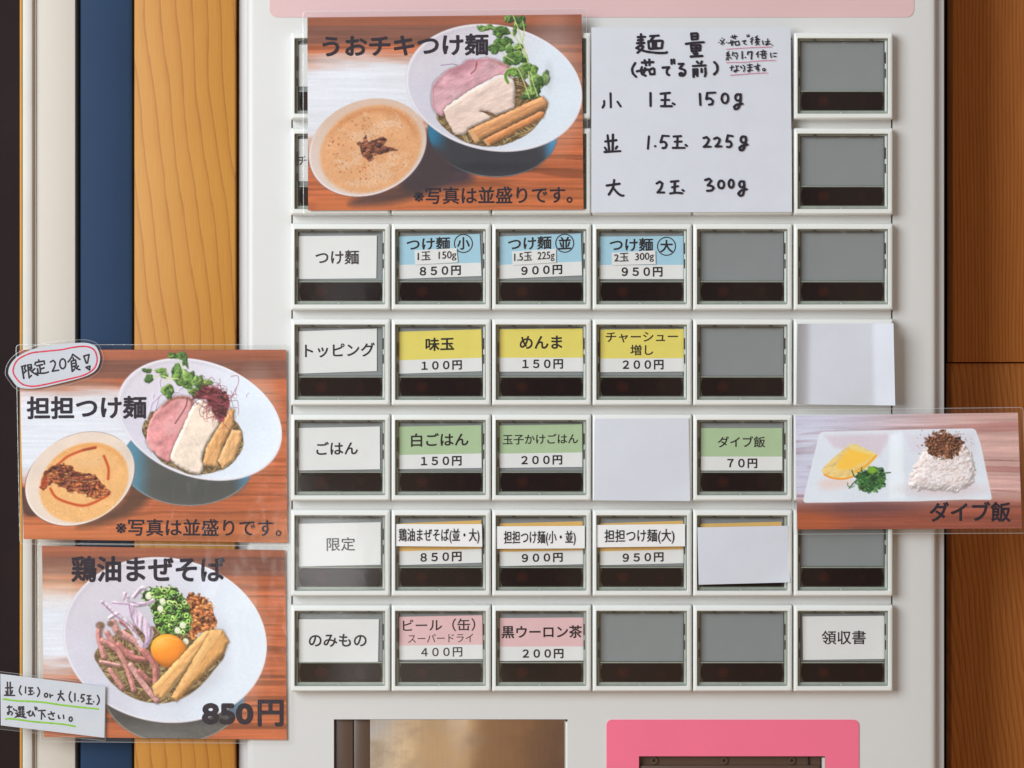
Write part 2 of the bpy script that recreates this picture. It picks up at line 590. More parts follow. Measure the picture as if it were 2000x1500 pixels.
def catmull(p, n=5, closed=False):
    p = [np.array(q, float) for q in p]
    if len(p) < 3: return [tuple(q) for q in p]
    out = []
    m = len(p)
    rng = range(m) if closed else range(m - 1)
    for i in rng:
        if closed:
            a, b, c, d = p[i - 1], p[i], p[(i + 1) % m], p[(i + 2) % m]
        else:
            a, b, c, d = p[max(i - 1, 0)], p[i], p[i + 1], p[min(i + 2, m - 1)]
        for k_ in range(n):
            t = k_ / n
            out.append(tuple(0.5 * ((2 * b) + (-a + c) * t + (2 * a - 5 * b + 4 * c - d) * t * t + (-a + 3 * b - 3 * c + d) * t ** 3)))
    if not closed: out.append(tuple(p[-1]))
    return out


def split_sharp(p, deg=62):
    out, cur = [], [p[0]]
    for i in range(1, len(p)):
        cur.append(p[i])
        if i < len(p) - 1:
            a = np.array(p[i]) - np.array(p[i - 1]); b = np.array(p[i + 1]) - np.array(p[i])
            ca = np.dot(a, b) / (np.linalg.norm(a) * np.linalg.norm(b) + 1e-9)
            if ca < math.cos(math.radians(deg)):
                out.append(cur); cur = [p[i]]
    out.append(cur)
    return out


def pen_vf(strokes, ox, oy, s, r, depth, seed=1, flat=0.12):
    """pen strokes (zoomed pixel coordinates) as slightly raised rounded ink lines."""
    rnd = random.Random(seed)
    V, F = [], []
    NS = 8
    for st in strokes:
        rr = r
        if isinstance(st, tuple) and isinstance(st[0], (int, float)) is False and isinstance(st[-1], float):
            rr = st[-1] * r; st = st[:-1]
        if len(st) == 2 and not isinstance(st[0], (tuple, list)):
            st = [st, (st[0] + 4, st[1] + 2)]
        elif len(st) == 1:
            st = [st[0], (st[0][0] + 4, st[0][1] + 2)]
        for seg in split_sharp(list(st)):
            pts = catmull(seg, 5)
            P = np.array([(ox + x / s, oy + y / s) for x, y in pts])
            # resample + round ends
            T = np.gradient(P, axis=0)
            T /= (np.linalg.norm(T, axis=1)[:, None] + 1e-9)
            rad = np.array([rr * (1 + 0.10 * rnd.uniform(-1, 1)) for _ in P])
            st_, en = [], []
            for a in (0.98, 0.8, 0.45):
                st_.append((P[0] - T[0] * rr * a, rr * math.sqrt(max(0.02, 1 - a * a)), T[0]))
            for a in (0.45, 0.8, 0.98):
                en.append((P[-1] + T[-1] * rr * a, rr * math.sqrt(max(0.02, 1 - a * a)), T[-1]))
            rings = st_ + [(P[i], rad[i], T[i]) for i in range(len(P))] + en
            n0 = sum(len(a) for a in V)
            ring_v = []
            for (c, q, t) in rings:
                nx, ny = -t[1], t[0]
                for j in range(NS + 1):
                    a = math.pi * j / NS
                    off = math.cos(a) * q
                    ring_v.append((c[0] + nx * off, c[1] + ny * off, depth - math.sin(a) * q * flat))
            ring_v = np.array(ring_v)
            V.append(WA(ring_v[:, 0], ring_v[:, 1], ring_v[:, 2]))
            for i in range(len(rings) - 1):
                for j in range(NS):
                    a = n0 + i * (NS + 1) + j
                    F.append((a, a + 1, a + NS + 2, a + NS + 1))
    return np.concatenate(V), F


def pen(name, strokes, ox, oy, s, r, depth, mat, parent, seed=1):
    v, f = pen_vf(strokes, ox, oy, s, r, depth, seed)
    return make(name, v, f, mat, parent, smooth=True, sharp=80)


def ring_pts(cx, cy, rx, ry, n=12, a0=0):
    return [(cx + rx * math.cos(a0 + 2 * math.pi * i / n), cy + ry * math.sin(a0 + 2 * math.pi * i / n)) for i in range(n + 1)]


# ------------------------------------------------------------------ walls and joinery around the machine
TOP, BOT = -700, 2300          # how far the walls run above and below the picture
v, f = box_vf(-2600, TOP - 100, 4400, BOT, 900, 940)
tag(make('wall', v, f, M['void']), kind='structure')  # near-black backing, its colour standing in for the darkness in the gaps

post = tag(box('wooden_post', 262, TOP, 459.5, BOT, 6, 420, M['cedar'], bev=3),
           'honey coloured cedar post with dark curved grain beside the white machine', 'wooden post')
p_navy = tag(box('wall_panel', 155.5, TOP, 259.5, BOT, 40, 200, M['navy'], bev=9),
             'flat navy blue panel between the cedar post and the beige panel', 'wall panel')
v, f = box_vf(146.5, TOP, 275, BOT, 205, 240)
p_beige = tag(box('wall_panel', 71.5, TOP, 147, BOT, 46, 200, M['beige'], bev=2),
              'plain beige panel between the navy panel and the grooved white strip', 'wall panel')
trim = empty('door_trim', W(55, BOT, 60))
tag(trim, 'narrow off-white strip with a shaded groove left of the beige panel', 'trim strip')
box('face_strip', 43, TOP, 63.5, BOT, 34, 200, M['trim_white'], trim, bev=5)
box('groove', 63.5, TOP, 71, BOT, 45, 200, M['beige'], trim)
brown = empty('dark_post', W(10, BOT, 60))
tag(brown, 'very dark brown post with a thin amber edge at the far left', 'post')
box('post_body', -1400, TOP, 38.5, BOT, 60, 300, M['brown_paint'], brown)
box('edge_strip', 38.7, TOP, 42.3, BOT, 52, 200, M['amber'], brown)

RB = 260
b1 = tag(box('wood_board', 1861, TOP, 3200, 707.2, RB, RB + 60, M['board_fine'], bev=1.5),
         'upper brown board with fine straight grain in the shade right of the machine', 'wood board')
b2 = tag(box('wood_board', 1858, 709.5, 3200, BOT, RB + 6, RB + 60, M['board_flame'], bev=1.5),
         'lower brown board with pointed flame grain in the shade right of the machine', 'wood board')

# ------------------------------------------------------------------ the ticket machine
MT, MB = -520, 2200
mach = empty('ticket_machine', W(1157, MB, 0))
tag(mach, 'white meal ticket vending machine with rows of clear framed push buttons', 'ticket machine')
# cabinet behind the door: its flange shows as a thin line each side
box('cabinet', 466, MT, 1844.5, MB, 22, 900, M['cabinet_grey'], mach, bev=3)


def door_mesh():
    x0, x1, y0, y1, r = 480.5, 1831.0, MT + 6, MB - 6, 15
    holes = [[(569, 75), (1743.6, 75), (1743.6, 1340), (569, 1340)],
             [(652, 1405), (1108.5, 1405), (1108.5, 2000), (652, 2000)],
             [(1248, 1477), (1612, 1477), (1612, 1700), (1248, 1700)]]
    V, F = [], []
    outer = [(x0 + r, y0 + r), (x1 - r, y0 + r), (x1 - r, y1 - r), (x0 + r, y1 - r)]
    polys = [outer] + holes
    tri = tessellate_polygon([[Vector((x, y, 0)) for x, y in p] for p in polys])
    flat = [q for p in polys for q in p]
    V += [W(x, y, 0) for x, y in flat]
    for t in tri:
        a, b, c = [Vector(flat[i]).to_3d() for i in t]
        nz = (b - a).cross(c - a).z
        F.append(tuple(t) if nz > 0 else tuple(reversed(t)))
    # want normals toward the camera (-y): pixel y runs down, so clockwise/counter is settled by recalculation below
    n = 0
    for hi_, p in enumerate(polys):
        if hi_ > 0:
            base = len(V)
            V += [W(x, y, 14) if False else (W(x, y, 0)[0], 16 * K, W(x, y, 0)[2]) for x, y in p]
            for i in range(4):
                a, b = n + i, n + (i + 1) % 4
                F.append((a, b, base + (i + 1) % 4, base + i))
        n += len(p)
    prev = [0, 1, 2, 3]
    for k_ in range(1, 7):
        a = math.radians(90 * k_ / 6)
        ins = r - r * math.sin(a); d = r * (1 - math.cos(a))
        base = len(V)
        V += [(W(x, y, 0)[0], d * K, W(x, y, 0)[2]) for x, y in ((x0 + ins, y0 + ins), (x1 - ins, y0 + ins), (x1 - ins, y1 - ins), (x0 + ins, y1 - ins))]
        cur = [base + i for i in range(4)]
        for i in range(4):
            F.append((prev[i], prev[(i + 1) % 4], cur[(i + 1) % 4], cur[i]))
        prev = cur
    base = len(V)
    V += [(V[i][0], 20 * K, V[i][2]) for i in prev]
    for i in range(4):
        F.append((prev[i], prev[(i + 1) % 4], base + (i + 1) % 4, base + i))
    return V, F


v, f = door_mesh()
door = make('door_panel', v, f, M['door_white'], mach, smooth=True, sharp=40)
bm = bmesh.new(); bm.from_mesh(door.data); bmesh.ops.recalc_face_normals(bm, faces=bm.faces)
fr = min(bm.faces, key=lambda q: q.calc_center_median().y)
if fr.normal.y > 0: bmesh.ops.reverse_faces(bm, faces=bm.faces)
bm.to_mesh(door.data); bm.free()
door.data.set_sharp_from_angle(angle=math.radians(40))

box('button_panel', 571.8, 77, 1740.4, 1338, 1.0, 9, M['insert_white'], mach)
box('shadow_gap', 569.2, 76, 1743.4, 1339, 12, 15.5, M['gap_dark'], mach)

# pale pink header and hot pink surround
v, f = extrude_vf(rrect(526.5, -320, 1785, 33.5, 15, 6), -1.2, -0.02)
make('header_panel', v, f, M['pale_pink'], mach)


def pink_surround():
    outer = rrect(1184.5, 1405.5, 1677.5, 1760, 11, 6)
    inner = [(1248, 1477), (1612, 1477), (1612, 1700), (1248, 1700)]
    polys = [outer, inner]
    tri = tessellate_polygon([[Vector((x, y, 0)) for x, y in p] for p in polys])
    flat = [q for p in polys for q in p]
    V = [W(x, y, -2.2) for x, y in flat] + [W(x, y, -0.02) for x, y in flat]
    n = len(flat); F = []
    for t in tri:
        a, b, c = [Vector(flat[i]).to_3d() for i in t]
        F.append(tuple(t) if (b - a).cross(c - a).z < 0 else tuple(reversed(t)))
    s = 0
    for p in polys:
        for i in range(len(p)):
            a, b = s + i, s + (i + 1) % len(p)
            F.append((a, b, n + b, n + a))
        s += len(p)
    return V, F


v, f = pink_surround()
coin = make('coin_surround', v, f, M['hot_pink'], mach)
box('coin_plate', 1248.5, 1477.5, 1601, 1700, 12, 15, M['bronze_plate'], coin)
box('coin_step', 1250, 1495, 1601, 1700, 4, 11.9, M['bronze_plate'], coin, bev=2)
box('side_bar', 1606, 1480, 1611, 1700, 2, 11, M['trim_white'], coin)
box('seam_bar', 1578, 1478, 1581, 1495, 9, 11.5, M['gap_dark'], coin)
for sx_ in (1277, 1414, 1546):
    pts = [(sx_ + 7.5 * math.cos(a), 1485.5 + 7.5 * math.sin(a)) for a in np.linspace(0, 2 * math.pi, 20, endpoint=False)]
    v, f = extrude_vf(pts, 8, 12)
    inn = [(sx_ + 3.4 * math.cos(a), 1485.5 + 3.4 * math.sin(a)) for a in np.linspace(0, 2 * math.pi, 6, endpoint=False)]
    v2, f2 = extrude_vf(inn, 7.7, 11)
    v, f0 = join_vf([(v, f), (v2, f2)])
    make('screw', v, f0, [M['screw'], M['gap_dark']], coin, face_mats=[0] * len(f) + [1] * len(f2))

# recessed steel bill plate: two bronze strips, then a brushed panel, its bow added to spread the reflections
box('bronze_strip', 652.5, 1405.5, 689.2, 2000, 10, 15.8, M['bronze_plate'], mach, bev=0.8)
box('bronze_strip', 691.3, 1405.5, 722, 2000, 10, 15.8, M['bronze_plate'], mach, bev=0.8)
V, F = [], []
NX = 40
for i in range(NX + 1):
    u = i / NX
    x = 722.3 + u * (1104.5 - 722.3)
    d = 13 - 11 * math.sin(math.pi * u)
    for y in (1405.6, 2000):
        V.append(W(x, y, d))
for i in range(NX):
    F.append((2 * i, 2 * i + 1, 2 * i + 3, 2 * i + 2))
make('steel_plate', V, F, M['steel'], mach, smooth=True)
box('lit_edge_bar', 1104.6, 1410, 1108.3, 2000, 3, 15, M['bezel_white'], mach)  # white bar standing in for light on the recess's right wall

# ------------------------------------------------------------------ push buttons
BW, BH = 194.2, 170.0
BD = -26.0
BSC = (DIST + BD) / DIST
L_, R_, T_, B_ = 7.8, 9.4, 12.0, 11.2      # rim widths


def loc_v(loops):
    """rounded-rectangle loops [(x0,y0,x1,y1,r,d)] -> verts in the button's own space (origin: centre of the base)"""
    V = []
    for x0, y0, x1, y1, r, d in loops:
        for x, y in rrect(x0, y0, x1, y1, r, 3):
            V.append(((x - BW / 2) * K * BSC, d * K, (BH / 2 - y) * K * BSC))
    return V


def loop_faces(nl, n=16, cap_first=False, cap_last=False):
    F = []
    for i in range(nl - 1):
        for j in range(n):
            a, b = i * n + j, i * n + (j + 1) % n
            F.append((a, a + n, b + n, b))
    if cap_last: F.append(tuple((nl - 1) * n + j for j in range(n - 1, -1, -1)))
    if cap_first: F.append(tuple(range(n)))
    return F


def mesh_of(name, V, F, mats, fm=None, sharp=30):
    me = bpy.data.meshes.new(name)
    me.from_pydata([tuple(q) for q in V], [], F)
    for m in mats: me.materials.append(m)
    if fm: me.polygons.foreach_set('material_index', np.array(fm, dtype=np.int32))
    bm = bmesh.new(); bm.from_mesh(me); bmesh.ops.recalc_face_normals(bm, faces=bm.faces); bm.to_mesh(me); bm.free()
    me.polygons.foreach_set('use_smooth', np.ones(len(me.polygons), dtype=bool))
    me.set_sharp_from_angle(angle=math.radians(sharp))
    return me


ox0, oy0, ox1, oy1 = L_, T_, BW - R_, BH - B_
bez_loops = [(0, 0, BW, BH, 2.5, 0.9), (0, 0, BW, BH, 2.5, -19), (0.5, 0.8, BW - 0.5, BH - 0.6, 2.5, -22.5),
             (1.6, 2.2, BW - 1.6, BH - 1.7, 2.4, -24.6), (3.2, 6.2, BW - 3.4, BH - 3.6, 2.2, -26),
             (ox0 - 0.9, oy0 - 1.0, ox1 + 0.9, oy1 + 0.9, 1.8, -26.2), (ox0, oy0, ox1, oy1, 1.6, -24.8), (ox0, oy0, ox1, oy1, 1.6, 0.4)]
me_bezel = mesh_of('push_button', loc_v(bez_loops), loop_faces(len(bez_loops)), [M['bezel_white']])


def bx(x0, y0, x1, y1, d0, d1):
    s = K * BSC
    V = [((x - BW / 2) * s, d * K, (BH / 2 - y) * s) for d in (d0, d1) for x, y in ((x0, y0), (x1, y0), (x1, y1), (x0, y1))]
    F = [(0, 3, 2, 1), (4, 5, 6, 7), (0, 1, 5, 4), (1, 2, 6, 5), (2, 3, 7, 6), (3, 0, 4, 7)]
    return V, F


# housing: sloping acrylic-grey rim, dark well, notches and side bars
hl = [(ox0 + .3, oy0 + .3, ox1 - .3, oy1 - .3, 1.4, -19.0), (ox0 + 1.6, oy0 + 1.4, ox1 - 1.6, oy1 - 1.6, 1.4, -19.4),
      (ox0 + 2.2, oy0 + 1.9, ox1 - 2.2, oy1 - 2.4, 1.4, -17.6), (ox0 + 5.4, oy0 + 3.6, ox1 - 5.8, oy1 - 6.6, 1.2, -16.0),
      (ox0 + 5.8, oy0 + 4.0, ox1 - 6.2, oy1 - 7.0, 1.2, -8.0)]
HV = loc_v(hl); HF = loop_faces(len(hl), cap_last=True)
hm = [0] * len(HF)
for i in range(len(HF)):
    if i >= 48 and i < 64: hm[i] = 1
extra = []
for fx in (0.175, 0.80):
    extra.append((bx(ox0 + fx * 177, oy0 + 1.0, ox0 + fx * 177 + 5, oy0 + 5.2, -19.6, -13), 1))
extra.append((bx(ox0 + 12, oy0 + 3.3, ox0 + 82, oy0 + 5.0, -17.4, -13), 1))  # dark strips standing in for the shadow band along the top
extra.append((bx(ox0 + 92, oy0 + 3.3, ox0 + 160, oy0 + 5.0, -17.4, -13), 1))
for y0_, y1_ in ((34, 62), (76, 92)):
    extra.append((bx(ox0 + 2.6, oy0 + y0_, ox0 + 5.4, oy0 + y1_, -17.2, -12), 1))
extra.append((bx(ox1 - 6.2, oy0 + 26, ox1 - 3.2, oy0 + 48, -17.2, -12), 1))
extra.append((bx(ox1 - 5.6, oy0 + 58, ox1 - 3.0, oy0 + 76, -17.2, -12), 1))
extra.append((bx(ox0 + 84, oy1 - 2.8, ox0 + 86, oy1 - 1.2, -19.9, -15), 2))
extra.append((bx(ox0 + 7, oy0 + 100.6, ox1 - 7, oy0 + 102.9, -16.0, -8.5), 0))
extra.append((bx(ox0 + 6.6, oy0 + 99.7, ox1 - 7.0, oy0 + 100.6, -9.5, -8.5), 1))
for (bv, bf), mi in extra:
    n0 = len(HV)
    HV += bv; HF += [tuple(q + n0 for q in p) for p in bf]; hm += [mi] * len(bf)
me_house = mesh_of('key_housing', HV, HF, [M['housing'], M['housing_dark'], M['bezel_white']], hm)

pv, pf = bx(ox0 + 6.4, oy0 + 4.6, ox1 - 6.8, oy0 + 99.6, -10.5, -8.6)
me_plate = mesh_of('backing_plate', pv, pf, [M['plate_grey']])

# display window: dark bar with slightly bulging ends
dx0, dx1, dy0, dy1 = ox0 + 8.2, ox1 - 8.8, oy0 + 104.0, oy0 + 138.6
out = []
for t_ in np.linspace(0, 1, 9):
    out.append((dx1 - 3.4 + 3.4 * math.sin(math.pi * t_), dy0 + (dy1 - dy0) * t_))
for t_ in np.linspace(0, 1, 9):
    out.append((dx0 + 3.4 - 3.4 * math.sin(math.pi * t_), dy1 + (dy0 - dy1) * t_))
n = len(out); s = K * BSC
DV = [((x - BW / 2) * s, d * K, (BH / 2 - y) * s) for d in (-15.5, -8.5) for x, y in out]
DF = [tuple(range(n - 1, -1, -1))] + [(i, (i + 1) % n, n + (i + 1) % n, n + i) for i in range(n)]
me_disp = mesh_of('display_window', DV, DF, [M['display']])

cl = [(ox0 + .5, oy0 + .5, ox1 - .5, oy1 - .5, 1.5, -20.2), (ox0 + 1.3, oy0 + 1.2, ox1 - 1.3, oy1 - 1.2, 1.4, -21.6)]
CV = loc_v(cl); CF = loop_faces(2, cap_last=True)
me_cap = mesh_of('clear_cap', CV, CF, [M['acrylic']])

COLX = [566.8 + 196.55 * c for c in range(6)]
ROWY = [62.9 + 186.42 * r for r in range(7)]
mloc = WLOC[mach.name]


def button_px(c, r):
    return COLX[c] + 1.0, ROWY[r]


for r in range(7):
    for c in range(6):
        if r == 0 and c in (1, 3, 4): continue          # wholly behind the poster and the handwritten sheet
        bx_, by_ = button_px(c, r)
        cx, cy = bx_ + BW / 2, by_ + BH / 2
        wp = np.array(((cx - 1000) * K * BSC, 0, Z0 + (750 - cy) * K * BSC))
        b = bpy.data.objects.new('push_button', me_bezel)
        link(b, mach); b.location = wp - mloc
        for nm, me in (('key_housing', me_house), ('backing_plate', me_plate), ('display_window', me_disp), ('clear_cap', me_cap)):
            q = bpy.data.objects.new(nm, me)
            link(q, b)

# ------------------------------------------------------------------ cards inside the buttons
CD = -12.6        # depth of the cards
G_CARD = 'printed cards in the push buttons'


def band_card(name, c, split, mat_top, mat_bot, label, cat, texts, depth=CD, sticker=None, group=G_CARD):
    """two-colour card; split = (left y, right y) of the border between the bands."""
    (ax, ay), (bx2, by2), (cx, cy), (dx, dy) = c
    fl = (split[0] - ay) / (dy - ay); fr_ = (split[1] - by2) / (cy - by2)
    ml = (ax + (dx - ax) * fl, split[0]); mr = (bx2 + (cx - bx2) * fr_, split[1])
    v1, f1 = sheet_vf([c[0], c[1], mr, ml], depth, 4, 2)
    v2, f2 = sheet_vf([ml, mr, c[2], c[3]], depth, 4, 2)
    v, f = join_vf([(v1, f1), (v2, f2)])
    o = make(name, v, f, [mat_top, mat_bot], face_mats=[0] * len(f1) + [1] * len(f2))
    tag(o, label, cat, group)
    sl = ((by2 + cy) - (ay + dy)) / 2 / (bx2 - ax)
    tv = [text_vf(t[0], *t[1:5], depth - 0.35, sl, t[5] if len(t) > 5 else 0.25) for t in texts]
    v, f = join_vf(tv)
    make('lettering', v, f, M['print_ink'], o)
    if sticker:
        sc, st = sticker
        sk = sheet('sticker', sc, depth - 1.6, M['card_white'], o, 4, 2, lambda u, w: -0.8 * u)
        v, f = text_vf(st[0], *st[1:5], depth - 2.9, (sc[1][1] - sc[0][1]) / (sc[1][0] - sc[0][0]), 0.12)
        make('lettering', v, f, M['print_ink'], sk)
    return o


def circle_vf(cx, cy, r, w, depth, n=40):
    V, F = [], []
    for i in range(n):
        a = 2 * math.pi * i / n
        for q in (r - w / 2, r + w / 2):
            V.append(W(cx + q * math.cos(a), cy + q * math.sin(a), depth))
    for i in range(n):
        j = (i + 1) % n
        F.append((2 * i, 2 * i + 1, 2 * j + 1, 2 * j))
    return V, F


def heading(c, body, box_, label, slope=None, bold=0.5):
    o = sheet('category_card', c, CD, M['card_white'], None, 4, 3)
    tag(o, label, 'category card', 'white category cards in the left button column')
    sl = ((c[1][1] + c[2][1]) - (c[0][1] + c[3][1])) / 2 / (c[1][0] - c[0][0]) if slope is None else slope
    text('lettering', body, *box_, CD - 0.35, M['print_ink'], o, sl, bold)
    return o


WH = M['card_white']
heading([(578.5, 87), (742, 87), (742, 169), (578.5, 169)], 'つけ麺', (625, 115, 700, 141),
        'white category card half hidden by the large poster, in the topmost button at left')
heading([(578.5, 271.6), (742, 271.6), (742, 354), (578.5, 354)], 'チキン', (581.5, 304.6, 640, 322.6),
        'white category card showing only its first character beside the large poster, second button down', 0, 0.1)
heading([(579, 461.3), (736, 460), (735, 543.6), (578, 545)], 'つけ麵', (616, 488.5, 701, 516.5),
        'white category card reading tsukemen in the left button of the row with blue cards')
heading([(579, 647.5), (736, 641.6), (736, 724.7), (579.8, 729.8)], 'トッピング', (595.5, 670, 732, 697.5),
        'white category card reading topping in the left button of the row with yellow cards', -0.02)
heading([(579.8, 836), (742, 833), (742.4, 916.5), (580.8, 919)], 'ごはん', (617.7, 862.5, 699, 888),
        'white category card reading gohan in the left button of the row with green cards')
heading([(580, 1023), (743.6, 1020), (743.6, 1103), (580, 1106.5)], '限定', (638, 1049.5, 693.7, 1076),
        'white category card reading gentei in grey letters, left of the orange edged cards', None, 0.2)
heading([(581, 1209.4), (740, 1209.4), (738.4, 1293), (581, 1293.7)], 'のみもの', (603, 1238, 716, 1263.5),
        'white category card reading nomimono in the left button of the bottom row')
o = sheet('receipt_card', [(1567.4, 1204), (1727, 1202.6), (1729.4, 1287), (1568.5, 1289)], CD, WH, None, 4, 3)
tag(o, 'white card reading ryoshusho in the right button of the bottom row', 'receipt card')
text('lettering', '領収書', 1605, 1231.4, 1691, 1258.6, CD - 0.35, M['print_ink'], o, -0.008, 0.3)


def size_card(c, split, tbox, ch, cc, sticker, price, pbox, label):
    o = band_card('price_card', c, split, M['card_blue'], WH, label, 'price card',
                  [('つけ麵',) + tbox + (0.55,), (price,) + pbox + (0.65,),
                   (ch, cc[0] - 12.5, cc[1] - 12.5, cc[0] + 12.5, cc[1] + 12.0, 0.6)], sticker=sticker)
    v, f = circle_vf(cc[0], cc[1], 17.6, 1.9, CD - 0.5)
    make('ring_mark', v, f, M['print_ink'], o)


size_card([(776, 462), (937, 457), (940.5, 539), (776, 545)], (517.5, 513), (794, 463.5, 879, 489), '小', (905, 475.5),
          ([(809.5, 489), (892, 484.6), (894, 512.5), (811, 517)], ('1玉  150g', 815.5, 490, 891, 510.5)),
          '８５０円', (819.6, 519.5, 900, 538.5), 'blue price card for the small portion, 850 yen, with a sticker reading 150g')
size_card([(973.4, 462), (1134.5, 455.5), (1137, 537.8), (973.7, 545)], (517.5, 510.7), (992, 462, 1077, 488), '並', (1103, 475),
          ([(1000, 491), (1086, 486), (1086, 512.5), (1001, 518)], ('1.5玉  225g', 1004, 491, 1083, 512)),
          '９００円', (1018, 518.5, 1098, 537), 'tilted blue price card for the regular portion, 900 yen, with a sticker reading 225g')
size_card([(1170.5, 462), (1334.6, 461), (1335, 545), (1170, 545)], (517.5, 517.3), (1190.7, 465, 1275.6, 491), '大', (1301.7, 481),
          ([(1195, 493.5), (1280, 489), (1280.7, 515.7), (1195, 518)], ('2玉  300g', 1199.5, 493, 1277, 513)),
          '９５０円', (1214, 521.5, 1294, 540.5), 'blue price card for the large portion, 950 yen, with a sticker reading 300g')
YE, GR, PK = M['card_yellow'], M['card_green'], M['card_pink']
band_card('price_card', [(777, 648), (940, 643), (941.7, 725), (778, 730)], (703.7, 698.6), YE, WH,
          'yellow and white price card for a seasoned egg, 100 yen', 'price card',
          [('味玉', 831, 659, 887, 685, 0.65), ('１００円', 823, 704.5, 902, 723, 0.6)])
band_card('price_card', [(974, 643), (1138, 641.6), (1139, 725.7), (974, 726)], (698.6, 698.6), YE, WH,
          'yellow and white price card reading menma, 150 yen', 'price card',
          [('めんま', 1015, 655.5, 1098, 681.5, 0.6), ('１５０円', 1020, 701.5, 1099.6, 720.5, 0.6)])
band_card('price_card', [(1172.5, 643.7), (1336, 642.4), (1336, 725.7), (1172.5, 727)], (700.3, 699.5), YE, WH,
          'yellow and white price card with two lines for extra roast pork, 200 yen', 'price card',
          [('チャーシュー', 1183, 648.5, 1324, 668.5, 0.25), ('増し', 1231, 673, 1275.6, 694, 0.25), ('２００円', 1216, 703, 1296, 722, 0.6)])
band_card('price_card', [(776.6, 833.4), (940, 830.4), (940.7, 914), (777, 916.5)], (888.6, 885.6), GR, WH,
          'green and white price card for plain rice, 150 yen', 'price card',
          [('白ごはん', 802.6, 845.6, 915, 872, 0.5), ('１５０円', 822, 891, 901.5, 910, 0.6)])
band_card('price_card', [(973.7, 831), (1137, 828.6), (1137.6, 912), (973.7, 914)], (886, 883.6), GR, WH,
          'green and white price card for rice with raw egg, 200 yen, in small letters', 'price card',
          [('玉子かけごはん', 982, 847.5, 1128.7, 867.5, 0.2), ('２００円', 1018, 889.5, 1098, 908, 0.6)])
band_card('price_card', [(1369, 836), (1528, 836), (1528, 919), (1369, 919)], (891.7, 891.7), GR, WH,
          'green and white price card for dive rice, 70 yen, beside the rice plate poster', 'price card',
          [('ダイブ飯', 1402, 852, 1494.5, 874, 0.25), ('７０円', 1420.5, 895.5, 1479, 914.5, 0.6)])
band_card('price_card', [(779.4, 1204.7), (942, 1201.5), (943, 1287), (779.4, 1288.7)], (1261, 1259), PK, WH,
          'pink and white price card for canned beer, 400 yen', 'price card',
          [('ビール（缶）', 786.7, 1208.5, 928, 1233, 0.2), ('スーパードライ', 797, 1238, 924, 1255, 0.0), ('４００円', 822.5, 1264.5, 902.7, 1283, 0.3)])
band_card('price_card', [(975.8, 1207), (1139, 1206), (1140, 1290), (975.8, 1291)], (1263, 1262.5), PK, WH,
          'pink and white price card for black oolong tea, 200 yen', 'price card',
          [('黒ウーロン茶', 979.7, 1221.5, 1136.7, 1246.5, 0.5), ('２００円', 1020.5, 1267.5, 1100.5, 1286, 0.6)])
OR = M['card_orange']
band_card('price_card', [(777, 1022.4), (940, 1016), (940.7, 1099), (777, 1104)], (1077, 1072), OR, WH,
          'orange and white price card for 850 yen under a white name strip', 'price card', [('８５０円', 821, 1078.5, 901.5, 1097.5, 0.6)])
band_card('price_card', [(974, 1022.4), (1138, 1018), (1139, 1102), (975, 1106)], (1078, 1075), OR, WH,
          'orange and white price card for 900 yen under a white name strip', 'price card', [('９００円', 1019, 1080.5, 1099, 1098.5, 0.6)])
band_card('price_card', [(1170.5, 1022.4), (1334.4, 1017), (1335, 1100), (1171, 1104)], (1077, 1073), OR, WH,
          'orange and white price card for 950 yen under a white name strip', 'price card', [('９５０円', 1216, 1079.5, 1296, 1098, 0.6)])
band_card('price_card', [(1368, 1023), (1526.7, 1019), (1527, 1102), (1369, 1105)], (1077, 1073), OR, WH,
          'orange topped price card almost wholly covered by a tilted blank paper', 'price card', [('９５０円', 1413, 1079.5, 1493, 1098, 0.6)])


def strip(c, body, tb, label):
    o = sheet('name_strip', c, -22.6, WH, None, 4, 2, lambda u, w: -0.6 * math.sin(math.pi * u))
    tag(o, label, 'name strip', 'white name strips stuck across the orange cards')
    text('lettering', body, *tb, -23.9, M['print_ink'], o, (c[1][1] - c[0][1]) / (c[1][0] - c[0][0]), 0.22)


strip([(773.5, 1023.6), (941, 1023.6), (942, 1068), (773.5, 1066.7)], '鶏油まぜそば(並・大)', (778.5, 1032, 936, 1061.5),
      'white name strip for chicken oil mazesoba above the 850 yen price')
strip([(970, 1028), (1142, 1027), (1142, 1071), (970, 1071.8)], '担担つけ麺(小・並)', (984, 1036.5, 1124, 1065.5),
      'white name strip for small and regular tantan tsukemen above 900 yen')
strip([(1165.4, 1025.4), (1337.7, 1023.4), (1338, 1067), (1165, 1069)], '担担つけ麺(大)', (1180.6, 1033.5, 1317, 1062.5),
      'white name strip for large tantan tsukemen above the 950 yen price')

# blank papers taped over unused buttons
G_BL = 'blank papers taped over unused buttons'
o = sheet('blank_paper', [(1161, 818), (1345, 817), (1348, 978.6), (1160, 977)], -28, M['paper'], None, 14, 12,
          lambda u, w: -1.2 * math.sin(3 * u + 2 * w) - 3.0 * max(0, w - .85) * 4 * u - 5 * max(0, u - 0.93))
tag(o, 'flat blank white paper covering a whole button between the green cards', 'blank paper', G_BL)
o = sheet('blank_paper', [(1362, 1030), (1539, 1026.7), (1543.4, 1137.4), (1364.6, 1142)], -27.5, M['paper'], None, 14, 12,
          lambda u, w: -1.5 * math.sin(2.5 * u + 1.5 * w + 1) - 8 * max(0, w + u - 1.75))
tag(o, 'small tilted blank paper below a thin orange edge, left of the rice plate poster', 'blank paper', G_BL)
def curl(u, w):
    h = 0
    if u < 0.14: h += 16 * ((0.14 - u) / 0.14) ** 1.5
    if u > 0.79: h += 88 * (u - 0.79)
    return -h - 1.5 * math.sin(5 * u * w)
